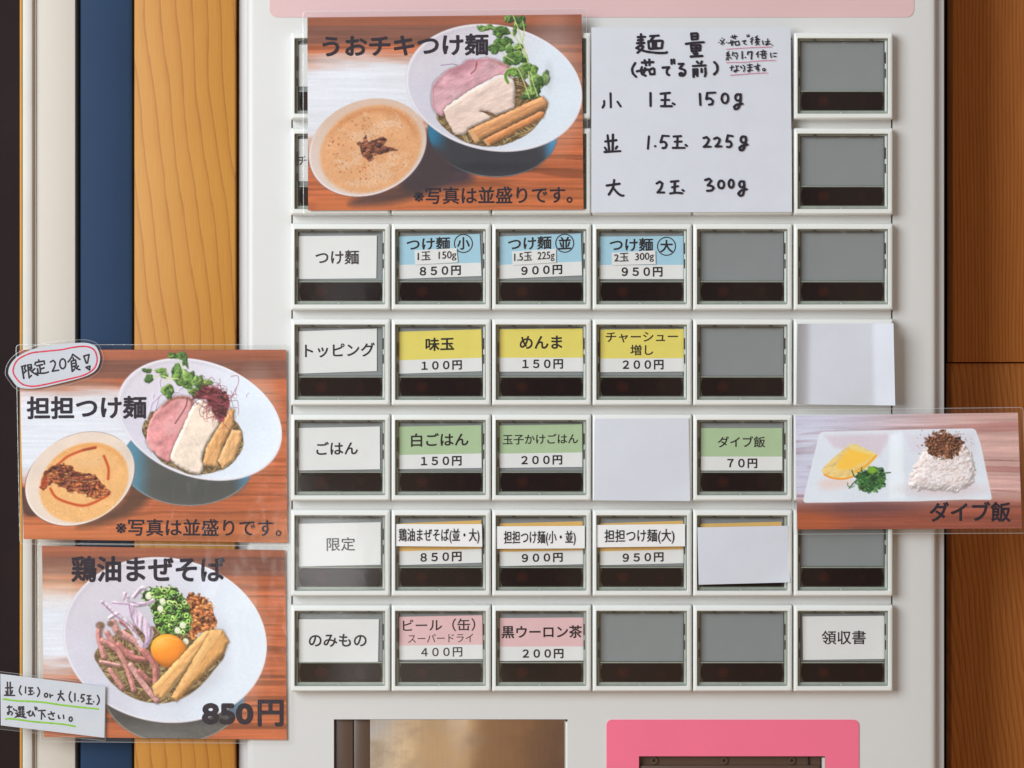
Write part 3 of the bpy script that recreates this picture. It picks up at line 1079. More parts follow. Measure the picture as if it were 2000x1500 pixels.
o = sheet('blank_paper', [(1557.5, 632.5), (1745, 631.5), (1748.5, 792), (1555.5, 789.5)], -28.5, M['paper'], None, 40, 14, curl)
tag(o, 'curled blank white paper with a bright bent right edge, above the rice plate poster', 'blank paper', G_BL)

# ------------------------------------------------------------------ painting the printed food photographs (print colours per grid point)
_rng = np.random.RandomState(7)
_TAB = _rng.rand(256, 256)


def vnoise(X, Y, sx, sy, seed=0):
    x = X / sx + 17.3 * seed; y = Y / sy + 9.7 * seed
    xi = np.floor(x).astype(int); yi = np.floor(y).astype(int)
    fx = x - xi; fy = y - yi
    fx = fx * fx * (3 - 2 * fx); fy = fy * fy * (3 - 2 * fy)
    a = _TAB[yi & 255, xi & 255]; b = _TAB[yi & 255, (xi + 1) & 255]
    c = _TAB[(yi + 1) & 255, xi & 255]; d = _TAB[(yi + 1) & 255, (xi + 1) & 255]
    return (a * (1 - fx) + b * fx) * (1 - fy) + (c * (1 - fx) + d * fx) * fy


def fbm(X, Y, sx, sy, seed=0, o=4):
    s, a, t = 0, 0.5, 0
    for i in range(o):
        s = s + a * vnoise(X, Y, sx / 2 ** i, sy / 2 ** i, seed + i * 3); t += a; a *= 0.55
    return s / t


def sstep(a, b, x):
    t = np.clip((x - a) / (b - a), 0, 1)
    return t * t * (3 - 2 * t)


class Paint:
    def __init__(self, c, step):
        w = max(c[1][0] - c[0][0], c[2][0] - c[3][0]); h = max(c[3][1] - c[0][1], c[2][1] - c[1][1])
        self.nu, self.nv = int(w / step), int(h / step)
        u, v = np.meshgrid(np.linspace(0, 1, self.nu + 1), np.linspace(0, 1, self.nv + 1))
        self.X, self.Y = bilerp(c, u, v)
        self.u, self.v = u, v
        self.img = np.zeros(self.X.shape + (3,))
        self.k = 1.0; self.ox = 0.0; self.oy = 0.0; self.quad = c
        self.vn = vnoise(self.X, self.Y, 4.5, 4.5, 3)

    def zoom(self, ox, oy, s):
        """later shapes are given in coordinates of an enlarged view"""
        self.ox, self.oy, self.k = ox, oy, s

    def p(self, pts):
        return [(self.ox + x / self.k, self.oy + y / self.k) for x, y in pts]

    def fill(self, m, col):
        col = np.asarray(col, float)
        self.img += (col - self.img) * m[..., None]

    def ell_d(self, cx, cy, sx, sy, c=0.0):
        """signed distance-like field (pixels) of an ellipse given by half extents and covariance"""
        det = sx * sx * sy * sy - c * c
        dx, dy = self.X - cx, self.Y - cy
        q = (sy * sy * dx * dx - 2 * c * dx * dy + sx * sx * dy * dy) / det
        return (np.sqrt(q) - 1) * min(sx, sy)

    def ell(self, cx, cy, sx, sy, c=0.0, soft=1.5):
        return np.clip(0.5 - self.ell_d(cx, cy, sx, sy, c) / soft, 0, 1)

    def _sub(self, P, pad):
        lo, hi = P.min(0) - pad, P.max(0) + pad
        return (self.X > lo[0]) & (self.X < hi[0]) & (self.Y > lo[1]) & (self.Y < hi[1])

    def poly_d(self, pts, smooth=True, wob=0.0, seed=1):
        pts = self.p(pts)
        if smooth: pts = catmull(pts, 4, True)
        P = np.array(pts)
        idx = self._sub(P, 14)
        out = np.full(self.X.shape, 14.0)
        x, y = self.X[idx], self.Y[idx]
        if wob:
            x = x + (vnoise(x, y, 5, 5, seed) - .5) * wob; y = y + (vnoise(x, y, 5, 5, seed + 5) - .5) * wob
        d2 = np.full(x.shape, 1e9); ins = np.zeros(x.shape, bool)
        n = len(P)
        for i in range(n):
            ax, ay = P[i]; bx_, by_ = P[(i + 1) % n]
            ex, ey = bx_ - ax, by_ - ay
            t = np.clip(((x - ax) * ex + (y - ay) * ey) / (ex * ex + ey * ey + 1e-12), 0, 1)
            d2 = np.minimum(d2, (x - ax - t * ex) ** 2 + (y - ay - t * ey) ** 2)
            c = ((ay > y) != (by_ > y))
            xs = ax + (y - ay) * ex / (ey if abs(ey) > 1e-9 else 1e-9)
            ins ^= c & (x < xs)
        d = np.sqrt(d2); d[ins] *= -1
        out[idx] = d
        return out

    def poly(self, pts, soft=1.5, smooth=True, wob=0.0, seed=1):
        return np.clip(0.5 - self.poly_d(pts, smooth, wob, seed) / soft, 0, 1)

    def line(self, pts, w, soft=1.2, smooth=True):
        pts = self.p(pts)
        if smooth: pts = catmull(pts, 4)
        P = np.array(pts)
        idx = self._sub(P, w + 3)
        out = np.zeros(self.X.shape)
        x, y = self.X[idx], self.Y[idx]
        d2 = np.full(x.shape, 1e9)
        for i in range(len(P) - 1):
            ax, ay = P[i]; ex, ey = P[i + 1] - P[i]
            t = np.clip(((x - ax) * ex + (y - ay) * ey) / (ex * ex + ey * ey + 1e-12), 0, 1)
            d2 = np.minimum(d2, (x - ax - t * ex) ** 2 + (y - ay - t * ey) ** 2)
        out[idx] = np.clip(0.5 - (np.sqrt(d2) - w / 2) / soft, 0, 1)
        return out

    def n(self, sx, sy, seed=0, o=4):
        return fbm(self.X, self.Y, sx, sy, seed, o)


def A(*c): return np.array(c, float)


def shade(base, amt, n):
    """base colour times noise variation"""
    return base * (1 + amt * (n[..., None] - 0.5) * 2)


def wood_ground(p, x0, y0, w, h, seed, glare):
    """the wooden table of the food photographs; glare = list of (cx, cy, rx, ry, strength) window reflections on it"""
    X, Y = p.X, p.Y
    t = (Y - y0) / h
    base = A(176, 100, 66)[None, None] * np.ones(X.shape + (1,))
    g = fbm(X, Y, 260, 9, seed, 4); g2 = fbm(X, Y, 120, 3.2, seed + 11, 3)
    base = shade(base, 0.16, g); base = shade(base, 0.14, g2)
    lines = sstep(0.62, 0.72, vnoise(X, Y + 6 * vnoise(X, Y, 90, 40, seed), 300, 5.5, seed + 4))
    base *= (1 - 0.20 * lines[..., None])
    p.img[:] = base
    p.img[:] = p.img * A(1.06, 1.0, .94)
    top = sstep(0.16, 0.10, t)
    p.fill(top * 0.8, shade(A(150, 88, 66)[None, None] * np.ones(X.shape + (1,)), 0.15, g))
    dk = sstep(0.045, 0.06, t) * sstep(0.165, 0.14, t)
    p.fill(dk * 0.75, shade(A(118, 78, 68)[None, None] * np.ones(X.shape + (1,)), 0.15, g2))
    for cx, cy, rx, ry, s in glare:
        q = np.sqrt(((X - cx) / rx) ** 2 + ((Y - cy) / ry) ** 2) + 0.35 * (fbm(X, Y, 120, 14, seed + 2, 3) - .5)
        m = sstep(1.05, 0.45, q) * s
        p.fill(m, shade(A(222, 224, 234)[None, None] * np.ones(X.shape + (1,)), 0.05, g2))


def bowl(p, cx, cy, sx, sy, c, seed, light=1.0):
    """white porcelain bowl seen at an angle: rim, then the shaded inside"""
    d = p.ell_d(cx, cy, sx, sy, c)
    m = np.clip(0.5 - d / 1.6, 0, 1)
    u = (p.X - cx) / sx; v = (p.Y - cy) / sy
    t = sstep(-0.9, 0.8, u + 0.15 * v)[..., None]
    ins = A(206, 202, 216) * (1 - t) + A(224, 232, 245) * t
    up = sstep(0.2, -0.9, v)[..., None] * (1 - t)
    ins = ins * (1 - up * .7) + A(212, 200, 208) * up * .7
    lowc = np.exp(-((u - .05) ** 2 / .30 + (v - .25) ** 2 / .30))[..., None]
    ins = ins * (1 - .10 * lowc)
    ins = shade(ins, 0.012, p.n(30, 30, seed)); ins = shade(ins, 0.012, p.n(3, 3, seed + 3, 2))
    p.fill(m, ins * light)
    rim = np.clip(1 - np.abs(d + 2.2) / 2.4, 0, 1) * m
    p.fill(rim * 0.8, A(236, 232, 238))
    low = np.clip(1 - np.abs(d + 1.0) / 1.4, 0, 1) * sstep(0.1, 0.8, v)
    p.fill(low * 0.45 * m, A(190, 160, 160))
    deep = np.clip(1 - np.abs(d + 7.5) / 5.0, 0, 1) * m * sstep(-0.3, -0.9, v + u * .4)
    p.fill(deep * 0.30, A(182, 180, 196))


LDIR = np.array([-0.50, -0.62, 0.60]); LDIR = LDIR / np.linalg.norm(LDIR)


def relief(p, m, h, col, k=0.75, amb=0.42, spec=0.0, power=24, tint=(255, 250, 245)):
    """the printed photograph's own modelling: a height field h (pixels) lit from the upper left, painted where m is set"""
    ys, xs = np.where(m > 0.01)
    if len(ys) == 0: return
    sl = (slice(max(ys.min() - 2, 0), ys.max() + 3), slice(max(xs.min() - 2, 0), xs.max() + 3))
    hh = h[sl]
    gy, gx = np.gradient(hh, 1.2)
    nz = 1 / np.sqrt(gx * gx + gy * gy + 1)
    dif = np.clip((-gx * LDIR[0] - gy * LDIR[1] + LDIR[2]) * nz, 0, 1.2)
    H_ = LDIR + np.array([0, 0, 1.0]); H_ = H_ / np.linalg.norm(H_)
    sp = np.clip((-gx * H_[0] - gy * H_[1] + H_[2]) * nz, 0, 1) ** power * spec
    c = col[sl] if np.ndim(col) == 3 else np.asarray(col, float)[None, None]
    lit = c * (amb + k * dif / LDIR[2] * 0.78)[..., None]
    lit = lit + (np.asarray(tint, float) - lit) * np.clip(sp, 0, 1)[..., None]
    mm = m[sl][..., None]
    p.img[sl] += (np.clip(lit, 0, 255) - p.img[sl]) * mm


def dome(d, R):
    t = np.clip(-d / R, 0, 1)
    return R * np.sqrt(np.clip(1 - (1 - t) ** 2, 0, 1))


def worley(X, Y, cs, seed=0, ang=0.0, stretch=1.0, warp=0.0):
    """nearest-feature distance and the cell's random number"""
    if warp:
        X = X + (fbm(X, Y, warp * 5, warp * 5, seed + 2, 2) - .5) * warp * 3; Y = Y + (fbm(X, Y, warp * 5, warp * 5, seed + 9, 2) - .5) * warp * 3
    ca, sa = math.cos(ang), math.sin(ang)
    x = (X * ca + Y * sa) / (cs * stretch); y = (-X * sa + Y * ca) / cs
    xi = np.floor(x).astype(int); yi = np.floor(y).astype(int)
    f1 = np.full(X.shape, 9.0); cid = np.zeros(X.shape)
    for j in (-1, 0, 1):
        for i in (-1, 0, 1):
            cx, cy = xi + i, yi + j
            a = _TAB[(cy + seed) & 255, cx & 255]; b = _TAB[(cx + 31 + seed) & 255, (cy + 77) & 255]
            d = np.hypot(cx + a - x, cy + b - y)
            q = d < f1
            f1 = np.where(q, d, f1); cid = np.where(q, _TAB[(cx * 3 + seed) & 255, (cy * 5 + 11) & 255], cid)
    return f1, cid


def palette(cid, cols):
    cols = np.array(cols, float)
    return cols[np.clip((cid * len(cols)).astype(int), 0, len(cols) - 1)]


def slab(p, pts, col, seed, amt=0.06, edge=None, edge_w=2.0, soft=1.4, wob=2.0, R=5.0, tex=1.0, spec=0.10, fib=None, sm=True):
    d = p.poly_d(pts, sm, wob, seed)
    m = np.clip(0.5 - d / soft, 0, 1)
    p.fill(np.clip(0.5 - (d - 1.5) / 6, 0, 1) * 0.40, A(52, 40, 36))       # contact shadow in the print
    c = shade(A(*col) * np.ones(p.X.shape + (1,)), amt, p.n(16, 12, seed))
    h = dome(d, R) * 0.8 + p.n(26, 20, seed + 3, 2) * 4.5 * tex + p.n(4, 4, seed + 6, 2) * 0.35 * tex
    if fib is not None:
        f1, _ = worley(p.X, p.Y, fib[1], seed, fib[0], 9, 2)
        h = h + f1 * fib[2] * 0.28
        c = c * (1 - 0.07 * (f1[..., None] - .4))
    relief(p, m, h, c, 0.50, 0.60, spec * .6, 26)
    if edge is not None:
        p.fill(np.clip(1 - np.abs(d + edge_w / 2) / edge_w, 0, 1) * m * 0.5, A(*edge))
    return m, d


def cluster(p, m, cs, cols, seed, hgt=4.0, ang=0.0, stretch=1.0, warp=0.0, big=6.0, spec=0.15, dark=0.42, k=0.8, amb=0.40):
    """a heap of small pieces: every cell its own colour and its own little dome"""
    f1, cid = worley(p.X, p.Y, cs, seed, ang, stretch, warp)
    c = palette(cid, cols) * (1 - dark * sstep(.45, .95, f1)[..., None])
    h = (1 - np.clip(f1, 0, 1) ** 1.5) * hgt * .6 + cid * hgt * .3 + p.n(18, 14, seed + 4) * big
    relief(p, m, h, c, k, amb, spec, 16)


def noodles(p, pts, seed, n=0):
    m = p.poly(pts, 3)
    p.fill(m, A(96, 74, 46))
    for (ang, sd, th) in ((0.5, 3, .2), (-0.6, 11, .5), (1.2, 23, .62)):
        f1, cid = worley(p.X, p.Y, 4.2, seed + sd, ang, 9.0, 9.0)
        strand = sstep(.62, .40, f1) * (cid > th)
        c = palette((cid * 7.3) % 1, [(178, 150, 98), (150, 120, 74), (196, 170, 120), (128, 98, 60)])
        h = (1 - np.clip(f1, 0, 1) ** 2) * 4.5
        p.fill(m * np.roll(strand, (1, 1), (0, 1)) * .5, A(48, 34, 22))
        relief(p, m * strand * .85, h * .6, c, .6, .46, .15, 14)


def leafy(p, blobs, seed, scale=1.0, cols=None):
    """pea-sprout leaves: two rounded lobes each, with a pale vein, lit from the upper left"""
    r = random.Random(seed)
    cols = cols or [(82, 118, 50), (102, 136, 62), (60, 94, 44), (120, 150, 78), (72, 108, 50)]
    for (x, y, rx, ry) in blobs:
        for q in range(3):
            a = r.uniform(0, 6.28)
            x_ = x + r.uniform(-.55, .55) * rx; y_ = y + r.uniform(-.55, .55) * ry
            L = max(rx, ry) * r.uniform(.75, 1.05); w = min(rx, ry) * r.uniform(.6, .95)
            if rx > ry * 1.3: a = r.uniform(-.5, .5) + (math.pi if r.random() < .5 else 0)
            elif ry > rx * 1.3: a = r.uniform(1.1, 2.0) + (math.pi if r.random() < .5 else 0)
            prof = [(-1, 0), (-.75, .45), (-.25, .9), (.3, .95), (.75, .6), (.95, .22), (.84, 0), (.95, -.22), (.75, -.6), (.3, -.95), (-.25, -.9), (-.75, -.45)]
            pts = []
            for u, v in prof:
                u *= r.uniform(.9, 1.08); v *= r.uniform(.82, 1.12)
                pts.append((x_ + L * u * math.cos(a) - w * v * math.sin(a), y_ + L * u * math.sin(a) + w * v * math.cos(a)))
            d = p.poly_d(pts, True, 2.0, int(x) % 50)
            m = np.clip(0.5 - d / 1.2, 0, 1)
            p.fill(np.clip(0.5 - (d - 0.6) / 3, 0, 1) * 0.30, A(44, 62, 34))
            ln = p.line([(x_ - L * .9 * math.cos(a), y_ - L * .9 * math.sin(a)), (x_ + L * .8 * math.cos(a), y_ + L * .8 * math.sin(a))], 0.5, 2.4)
            h = dome(d, 4) * r.uniform(.35, .8) - ln * 1.6 + p.vn * 1.6
            tx, ty = r.uniform(-.35, .35), r.uniform(-.35, .35)
            h = h + (p.X * tx + p.Y * ty)
            c = A(*r.choice(cols)) * np.ones(p.X.shape + (1,))
            c = c * (0.85 + 0.3 * p.vn[..., None])
            relief(p, m, h, c, .72, .46, .12, 14, (196, 216, 150))
            p.fill(ln * m * .35, A(150, 176, 104))


def poster_ramen():                       # the large poster at the top
    c = [(600.3, 34.2), (1136, 28), (1139.7, 409), (601.8, 411)]
    p = Paint(c, 1.2)
    wood_ground(p, 600, 30, 540, 380, 3, [(640, 205, 260, 105, 0.98), (760, 175, 190, 85, 0.95)])
    p.fill(sstep(330, 400, p.Y) * sstep(0, 30, p.X - 600) * 0.5, shade(A(198, 112, 62) * np.ones(p.X.shape + (1,)), .15, p.n(240, 5, 4)))
    p.fill(sstep(1085, 1120, p.X) * sstep(250, 90, p.Y) * 0.35, A(120, 66, 50))
    p.zoom(770, 30, 5.263)
    # shadow, tray
    p.fill(p.poly([(150, 1420), (330, 1200), (700, 1500), (800, 1700), (420, 1790), (170, 1830), (60, 1700)], 22) * 0.92, A(58, 48, 62))
    p.fill(p.ell(962, 258, 126, 88, 600, 3), A(50, 52, 60))
    p.fill(p.ell(962, 258, 126, 88, 600, 3) * sstep(882, 842, p.X) * sstep(320, 262, p.Y), A(38, 114, 152))
    p.fill(p.ell(962, 258, 126, 88, 600, 3) * sstep(1056, 1080, p.X) * sstep(330, 296, p.Y), A(52, 122, 168))
    p.fill(np.clip(1 - np.abs(p.ell_d(962, 258, 126, 88, 600) + 1) / 1.4, 0, 1) * sstep(290, 330, p.Y) * .7, A(140, 145, 150))
    p.fill(p.ell(958, 326, 78, 9, 0, 10) * .5, A(30, 32, 40))
    bowl(p, 964.5, 171.5, 172.5, 125, 2700, 5)
    # right inside glow
    p.fill(p.ell(1085, 165, 45, 95, 0, 60) * 0.45, A(222, 232, 244))
    noodles(p, [(440, 1010), (620, 1240), (860, 1335), (1100, 1335), (1350, 1230), (1500, 1080), (1570, 920), (1420, 760), (1240, 640), (900, 900)], 5)
    # onion shreds
    for q in ([(470, 520), (600, 500), (690, 520)], [(640, 420), (690, 500), (780, 450), (890, 430)], [(1010, 440), (1080, 400), (1150, 470)]):
        p.fill(p.line(q, 3.2) * .8, A(214, 212, 232))
    p.fill(p.line([(480, 515), (600, 500), (650, 515)], 1.2), A(120, 80, 100))
    m, d = slab(p, [(385, 820), (400, 720), (460, 640), (560, 560), (660, 520), (760, 460), (850, 455), (950, 440), (1080, 470), (1190, 530), (1210, 610),
                    (1100, 660), (900, 740), (650, 880), (540, 960), (500, 1030), (430, 1000), (390, 920)], (214, 160, 172), 6, .06, R=4, tex=1.3, spec=.22, fib=(-0.6, 5, 1.2))
    p.fill(np.clip(1 - np.abs(d + 2.5) / 3.2, 0, 1) * m * sstep(1000, 930, p.X + 0) * .75, A(158, 106, 122))
    p.fill(np.clip(1 - np.abs(d + 3.5) / 5, 0, 1) * m * sstep(940, 985, p.X) * .85, shade(A(142, 94, 78) * np.ones(p.X.shape + (1,)), .3, p.n(5, 5, 9)))
    p.fill(m * sstep(0.45, 0.7, p.n(40, 25, 12)) * .45, A(214, 172, 180))
    p.fill(p.ell(895, 128, 36, 16, -180, 14) * m * .6, A(180, 118, 134))
    for q in ([(850, 500), (830, 560), (790, 600)], [(840, 520), (850, 480)]):
        p.fill(p.line(q, 2.6) * .85, A(150, 72, 78))
    for q in ([(600, 760), (620, 840), (600, 880)], [(570, 790), (620, 820), (680, 780)]):
        p.fill(p.line(q, 2.2) * .5, A(226, 200, 206))
    m, d = slab(p, [(515, 960), (600, 890), (800, 760), (1000, 650), (1090, 612), (1190, 640), (1242, 720), (1235, 930), (1180, 980), (1040, 1025), (980, 1000),
                    (905, 988), (985, 1040), (960, 1080), (780, 1160), (760, 1190), (700, 1225), (620, 1215), (580, 1150), (520, 1030)], (236, 213, 202), 7, .03, R=7, tex=.7, spec=.12, fib=(-0.45, 5, .7))
    p.fill(m * sstep(150, 250, p.Y) * .25, A(214, 182, 168))
    p.fill(m * np.clip(1 - np.abs(d + 3) / 3, 0, 1) * sstep(190, 150, p.Y) * .8, A(226, 226, 236))
    p.fill(m * sstep(.5, .75, p.n(60, 5, 31)) * .25, A(212, 178, 168))
    p.fill(p.line([(880, 985), (960, 995), (1040, 1030), (990, 1050)], 2.2) * .8, A(120, 72, 52))
    m, d = slab(p, [(755, 1185), (1480, 848), (1535, 838), (1578, 885), (1576, 938), (878, 1288), (830, 1312)], (216, 154, 104), 8, .05, None, R=9, tex=.45, spec=.18, fib=(-0.45, 4, 1.6), sm=False)
    p.fill(m * sstep(.45, .7, p.n(50, 4, 22)) * .35, A(186, 122, 76))
    p.fill(p.poly([(755, 1185), (800, 1180), (880, 1285), (830, 1312)], 2, False) * .8, A(218, 168, 122))
    m, d = slab(p, [(915, 1280), (1500, 985), (1546, 1008), (1536, 1050), (965, 1342)], (210, 138, 84), 9, .06, (228, 174, 126), 1.0, R=6, tex=.5, spec=.18, fib=(-0.47, 4, 1.6), sm=False)
    p.fill(p.poly([(915, 1280), (940, 1272), (985, 1330), (960, 1342)], 1.5, False) * .8, A(222, 162, 112))
    # sprouts
    stems = [[(1220, 0), (1260, 100), (1300, 220), (1340, 350), (1375, 490)], [(1200, 180), (1270, 260), (1310, 340), (1360, 430)], [(1320, 60), (1335, 150), (1320, 280)],
             [(1150, 560), (1200, 540), (1270, 550), (1330, 680), (1390, 850)], [(1380, 580), (1395, 690), (1410, 800)], [(1400, 580), (1430, 700), (1475, 830)], [(1100, 380), (1160, 430), (1230, 470)]]
    for q in stems[:3]: p.fill(p.line(q, 2.4), A(186, 196, 130))
    leafy(p, [(955, 140, 75, 32), (1010, 120, 40, 22), (1120, 165, 75, 55), (1090, 190, 40, 40), (1185, 40, 46, 42), (1290, 70, 55, 50), (1320, 115, 34, 36), (1235, 150, 22, 52),
              (1050, 290, 60, 60), (1100, 330, 80, 55), (1150, 270, 60, 50), (1020, 340, 48, 50), (1185, 340, 48, 46), (1265, 340, 60, 45), (1190, 460, 60, 50), (1240, 420, 70, 45),
              (1260, 490, 60, 50), (1320, 440, 50, 40), (1385, 550, 80, 50), (1340, 600, 50, 60), (1420, 600, 46, 66), (1465, 680, 60, 70), (1440, 770, 80, 70), (1400, 820, 80, 50),
              (1540, 640, 44, 62), (1510, 700, 40, 60), (1240, 580, 60, 32), (1250, 600, 50, 40)], 4)
    p.fill(p.line([(1170, 690), (1145, 630), (1170, 570), (1230, 545)], 6.0), A(98, 140, 52))
    p.fill(p.line([(1180, 690), (1160, 630), (1180, 580)], 1.6), A(150, 186, 92))
    for q in stems: p.fill(p.line(q, 2.0) * .9, A(196, 206, 140))
    p.fill(p.ell(1072, 150, 7, 22, 0, 12) * .35, A(160, 160, 165))
    # soup bowl
    p.zoom(0, 0, 1)
    p.fill(p.poly([(700, 384), (800, 350), (833, 290), (870, 300), (880, 345), (790, 392), (690, 402)], 16) * .75, A(62, 48, 52))
    d = p.ell_d(718, 288, 115, 96, -1900)
    m = np.clip(.5 - d / 1.6, 0, 1)
    p.fill(m, shade(A(216, 196, 186) * np.ones(p.X.shape + (1,)), .03, p.n(30, 30, 5)))
    p.fill(m * sstep(320, 220, p.Y) * .6, A(206, 172, 150))
    p.fill(np.clip(1 - np.abs(d + 2) / 2.6, 0, 1) * m * sstep(250, 330, p.Y + .25 * (718 - p.X)) * .9, A(228, 218, 222))
    p.fill(np.clip(1 - np.abs(d - .3) / 1.2, 0, 1) * sstep(280, 320, p.Y) * .55, A(110, 92, 112))
    ds = p.ell_d(724, 291, 99, 86, -1500)
    ms = np.clip(.5 - ds / 7, 0, 1)
    soup = A(220, 162, 116) * np.ones(p.X.shape + (1,))
    soup = shade(soup, .06, p.n(22, 16, 8))
    p.fill(ms, soup)
    p.fill(ms * np.clip(1 - np.abs(ds + 9) / 9, 0, 1) * sstep(290, 230, p.Y) * .8, A(202, 132, 82))
    fo = sstep(.5, .62, p.n(34, 20, 14)) * ms * sstep(-4, -16, ds)
    p.fill(fo * .5, shade(A(226, 190, 160) * np.ones(p.X.shape + (1,)), .08, vnoise(p.X, p.Y, 2.2, 2.2, 3)))
    gr = vnoise(p.X, p.Y, 2.0, 2.0, 9)
    p.fill(ms * sstep(.72, .9, gr) * .35, A(178, 112, 74)); p.fill(ms * sstep(.75, .92, vnoise(p.X, p.Y, 1.8, 1.8, 12)) * .3, A(236, 210, 188))
    r = random.Random(3)
    for i in range(150):
        a = r.uniform(0, 6.28); q = math.sqrt(r.random()) * .92
        x, y = 724 + 92 * q * math.cos(a) , 291 + 80 * q * math.sin(a)
        rr = r.choice([.6, .7, .8, 1.0, 1.3, 1.8]) if x < 720 or r.random() < .3 else r.choice([.5, .6, .8])
        p.fill(p.ell(x, y, rr + .3, rr + .2, 0, 1.2) * .75, A(172, 98, 58))
    for i in range(30):
        x, y = r.gauss(775, 18), r.gauss(238, 9)
        p.fill(p.ell(x, y, 1.2, 1.0, 0, 1.4) * .7, A(228, 214, 208))
    p.zoom(600, 170, 6)
    pts = [(570, 640), (640, 650), (680, 560), (700, 620), (740, 650), (810, 610), (900, 595), (930, 640), (900, 690), (1020, 710), (1060, 745), (960, 760), (870, 790), (780, 800), (770, 850), (720, 860), (650, 810), (630, 720)]
    mm = p.poly(pts, 3, True, 5, 3)
    cluster(p, mm, 4.2, [(118, 64, 46), (92, 48, 38), (146, 84, 56), (104, 56, 42), (84, 44, 36)], 4, 4, .3, 2.2, 3, 6, .15)
    p.fill(mm * sstep(.55, .75, p.n(9, 3, 17)) * .7, A(158, 90, 58)); p.fill(mm * sstep(.6, .8, p.n(6, 4, 27)) * .7, A(66, 34, 30))
    return p, p.quad


def poster_tantan():                      # upper poster at the left
    c = [(37.7, 683), (559, 683), (561, 1060), (46, 1053)]
    p = Paint(c, 1.2)
    wood_ground(p, 38, 683, 522, 375, 21, [(80, 850, 290, 115, 1.0), (170, 820, 170, 85, .9)])
    p.fill(sstep(985, 1040, p.Y) * 0.5, shade(A(204, 122, 72) * np.ones(p.X.shape + (1,)), .15, p.n(240, 5, 4)))
    p.fill(p.poly([(38, 950), (52, 960), (70, 1000), (76, 1010), (40, 1006)], 4) * .0, A(60, 40, 40))
    p.zoom(0, 650, 3.448)
    p.fill(p.poly([(140, 1050), (190, 1070), (260, 1220), (160, 1215)], 5) * .85, A(70, 48, 44))
    p.fill(p.poly([(880, 1010), (1000, 1060), (1010, 1110), (900, 1210), (700, 1290), (520, 1310), (640, 1250), (830, 1130)], 16) * .85, A(84, 58, 46))
    p.fill(p.ell(366, 905, 128, 83, 300, 2.5), A(84, 84, 82))
    p.fill(p.ell(366, 905, 128, 83, 300, 2.5) * sstep(304, 256, p.X) * .95, A(84, 138, 164))
    p.fill(p.ell(366, 905, 128, 83, 300, 2.5) * sstep(448, 478, p.X) * sstep(985, 950, p.Y) * .9, A(80, 128, 160))
    p.fill(p.ell(380, 950, 90, 26, 0, 14) * .6, A(74, 76, 74))
    p.fill(np.clip(1 - np.abs(p.ell_d(366, 905, 128, 83, 300) + 1) / 1.4, 0, 1) * sstep(930, 970, p.Y) * .7, A(170, 172, 172))
    bowl(p, 389.5, 819, 161, 120, 4700, 6, 1.04)
    p.fill(p.ell(500, 820, 34, 70, 0, 50) * .5, A(226, 236, 248))
    noodles(p, [(960, 640), (1000, 740), (1080, 860), (1200, 920), (1300, 955), (1450, 935), (1560, 880), (1640, 740), (1560, 580), (1300, 600), (1050, 520)], 9)
    for q in ([(985, 580), (1010, 500), (1030, 410)], [(1040, 520), (1060, 440), (1090, 360)], [(1100, 420), (1070, 340), (1080, 300)], [(1120, 470), (1180, 400), (1240, 350)], [(1020, 470), (1100, 400), (1200, 400)]):
        p.fill(p.line(q, 5.5) * .85, A(222, 216, 234))
        p.fill(p.line([(x + 9, y + 6) for x, y in q], 1.2) * .7, A(140, 92, 130))
    m, d = slab(p, [(985, 720), (1000, 620), (1060, 520), (1150, 440), (1240, 425), (1300, 455), (1290, 560), (1210, 690), (1170, 850), (1110, 862), (1020, 790), (990, 750)], (226, 150, 152), 4, .06, R=4, tex=1.2, spec=.2, fib=(1.0, 5, 1.1))
    p.fill(m * sstep(.45, .7, p.n(26, 26, 14)) * .5, A(230, 176, 176))
    p.fill(np.clip(1 - np.abs(d + 3) / 4.5, 0, 1) * m * sstep(805, 785, p.Y) * .85, shade(A(128, 84, 66) * np.ones(p.X.shape + (1,)), .3, p.n(5, 5, 9)))
    p.fill(m * p.line([(1010, 640), (1090, 620), (1150, 560)], 3) * .3, A(236, 196, 196))
    p.fill(p.line([(1260, 440), (1250, 500), (1180, 610)], 2.6) * .8, A(112, 62, 74))
    m, d = slab(p, [(1150, 845), (1180, 740), (1230, 640), (1290, 505), (1350, 450), (1400, 480), (1475, 600), (1460, 650), (1390, 760), (1360, 850), (1375, 890), (1350, 950), (1290, 945), (1200, 900)], (246, 226, 210), 5, .02, R=7, tex=.6, spec=.1, fib=(1.1, 5, .6))
    p.fill(m * sstep(.5, .8, p.n(10, 60, 31)) * .2, A(226, 196, 176))
    m, d = slab(p, [(1392, 765), (1552, 505), (1580, 520), (1576, 620), (1505, 750), (1472, 905), (1378, 897), (1368, 870)], (226, 168, 110), 6, .06, R=7, tex=.7, spec=.15, fib=(-1.1, 4, 1.6), sm=False)
    p.fill(m * sstep(.5, .7, p.n(4, 30, 33)) * .4, A(190, 126, 74))
    m, d = slab(p, [(1465, 862), (1562, 652), (1626, 660), (1624, 740), (1572, 862), (1500, 916)], (232, 180, 124), 7, .06, (242, 202, 152), 1.2, R=6, tex=.7, spec=.15, fib=(-1.15, 4, 1.4), sm=False)
    p.fill(m * sstep(.5, .7, p.n(5, 26, 39)) * .3, A(196, 134, 84))
    leafy(p, [(980, 265, 30, 22), (1015, 305, 34, 28), (1075, 262, 46, 18), (1110, 290, 30, 20), (1130, 375, 40, 34), (1140, 420, 22, 44), (1190, 270, 32, 50), (1215, 290, 50, 46), (1250, 340, 46, 46),
              (1270, 290, 34, 50), (1330, 340, 40, 40), (1300, 390, 44, 26), (1215, 160, 30, 26), (1252, 195, 16, 44), (1175, 155, 34, 14), (1400, 335, 34, 26)], 8)
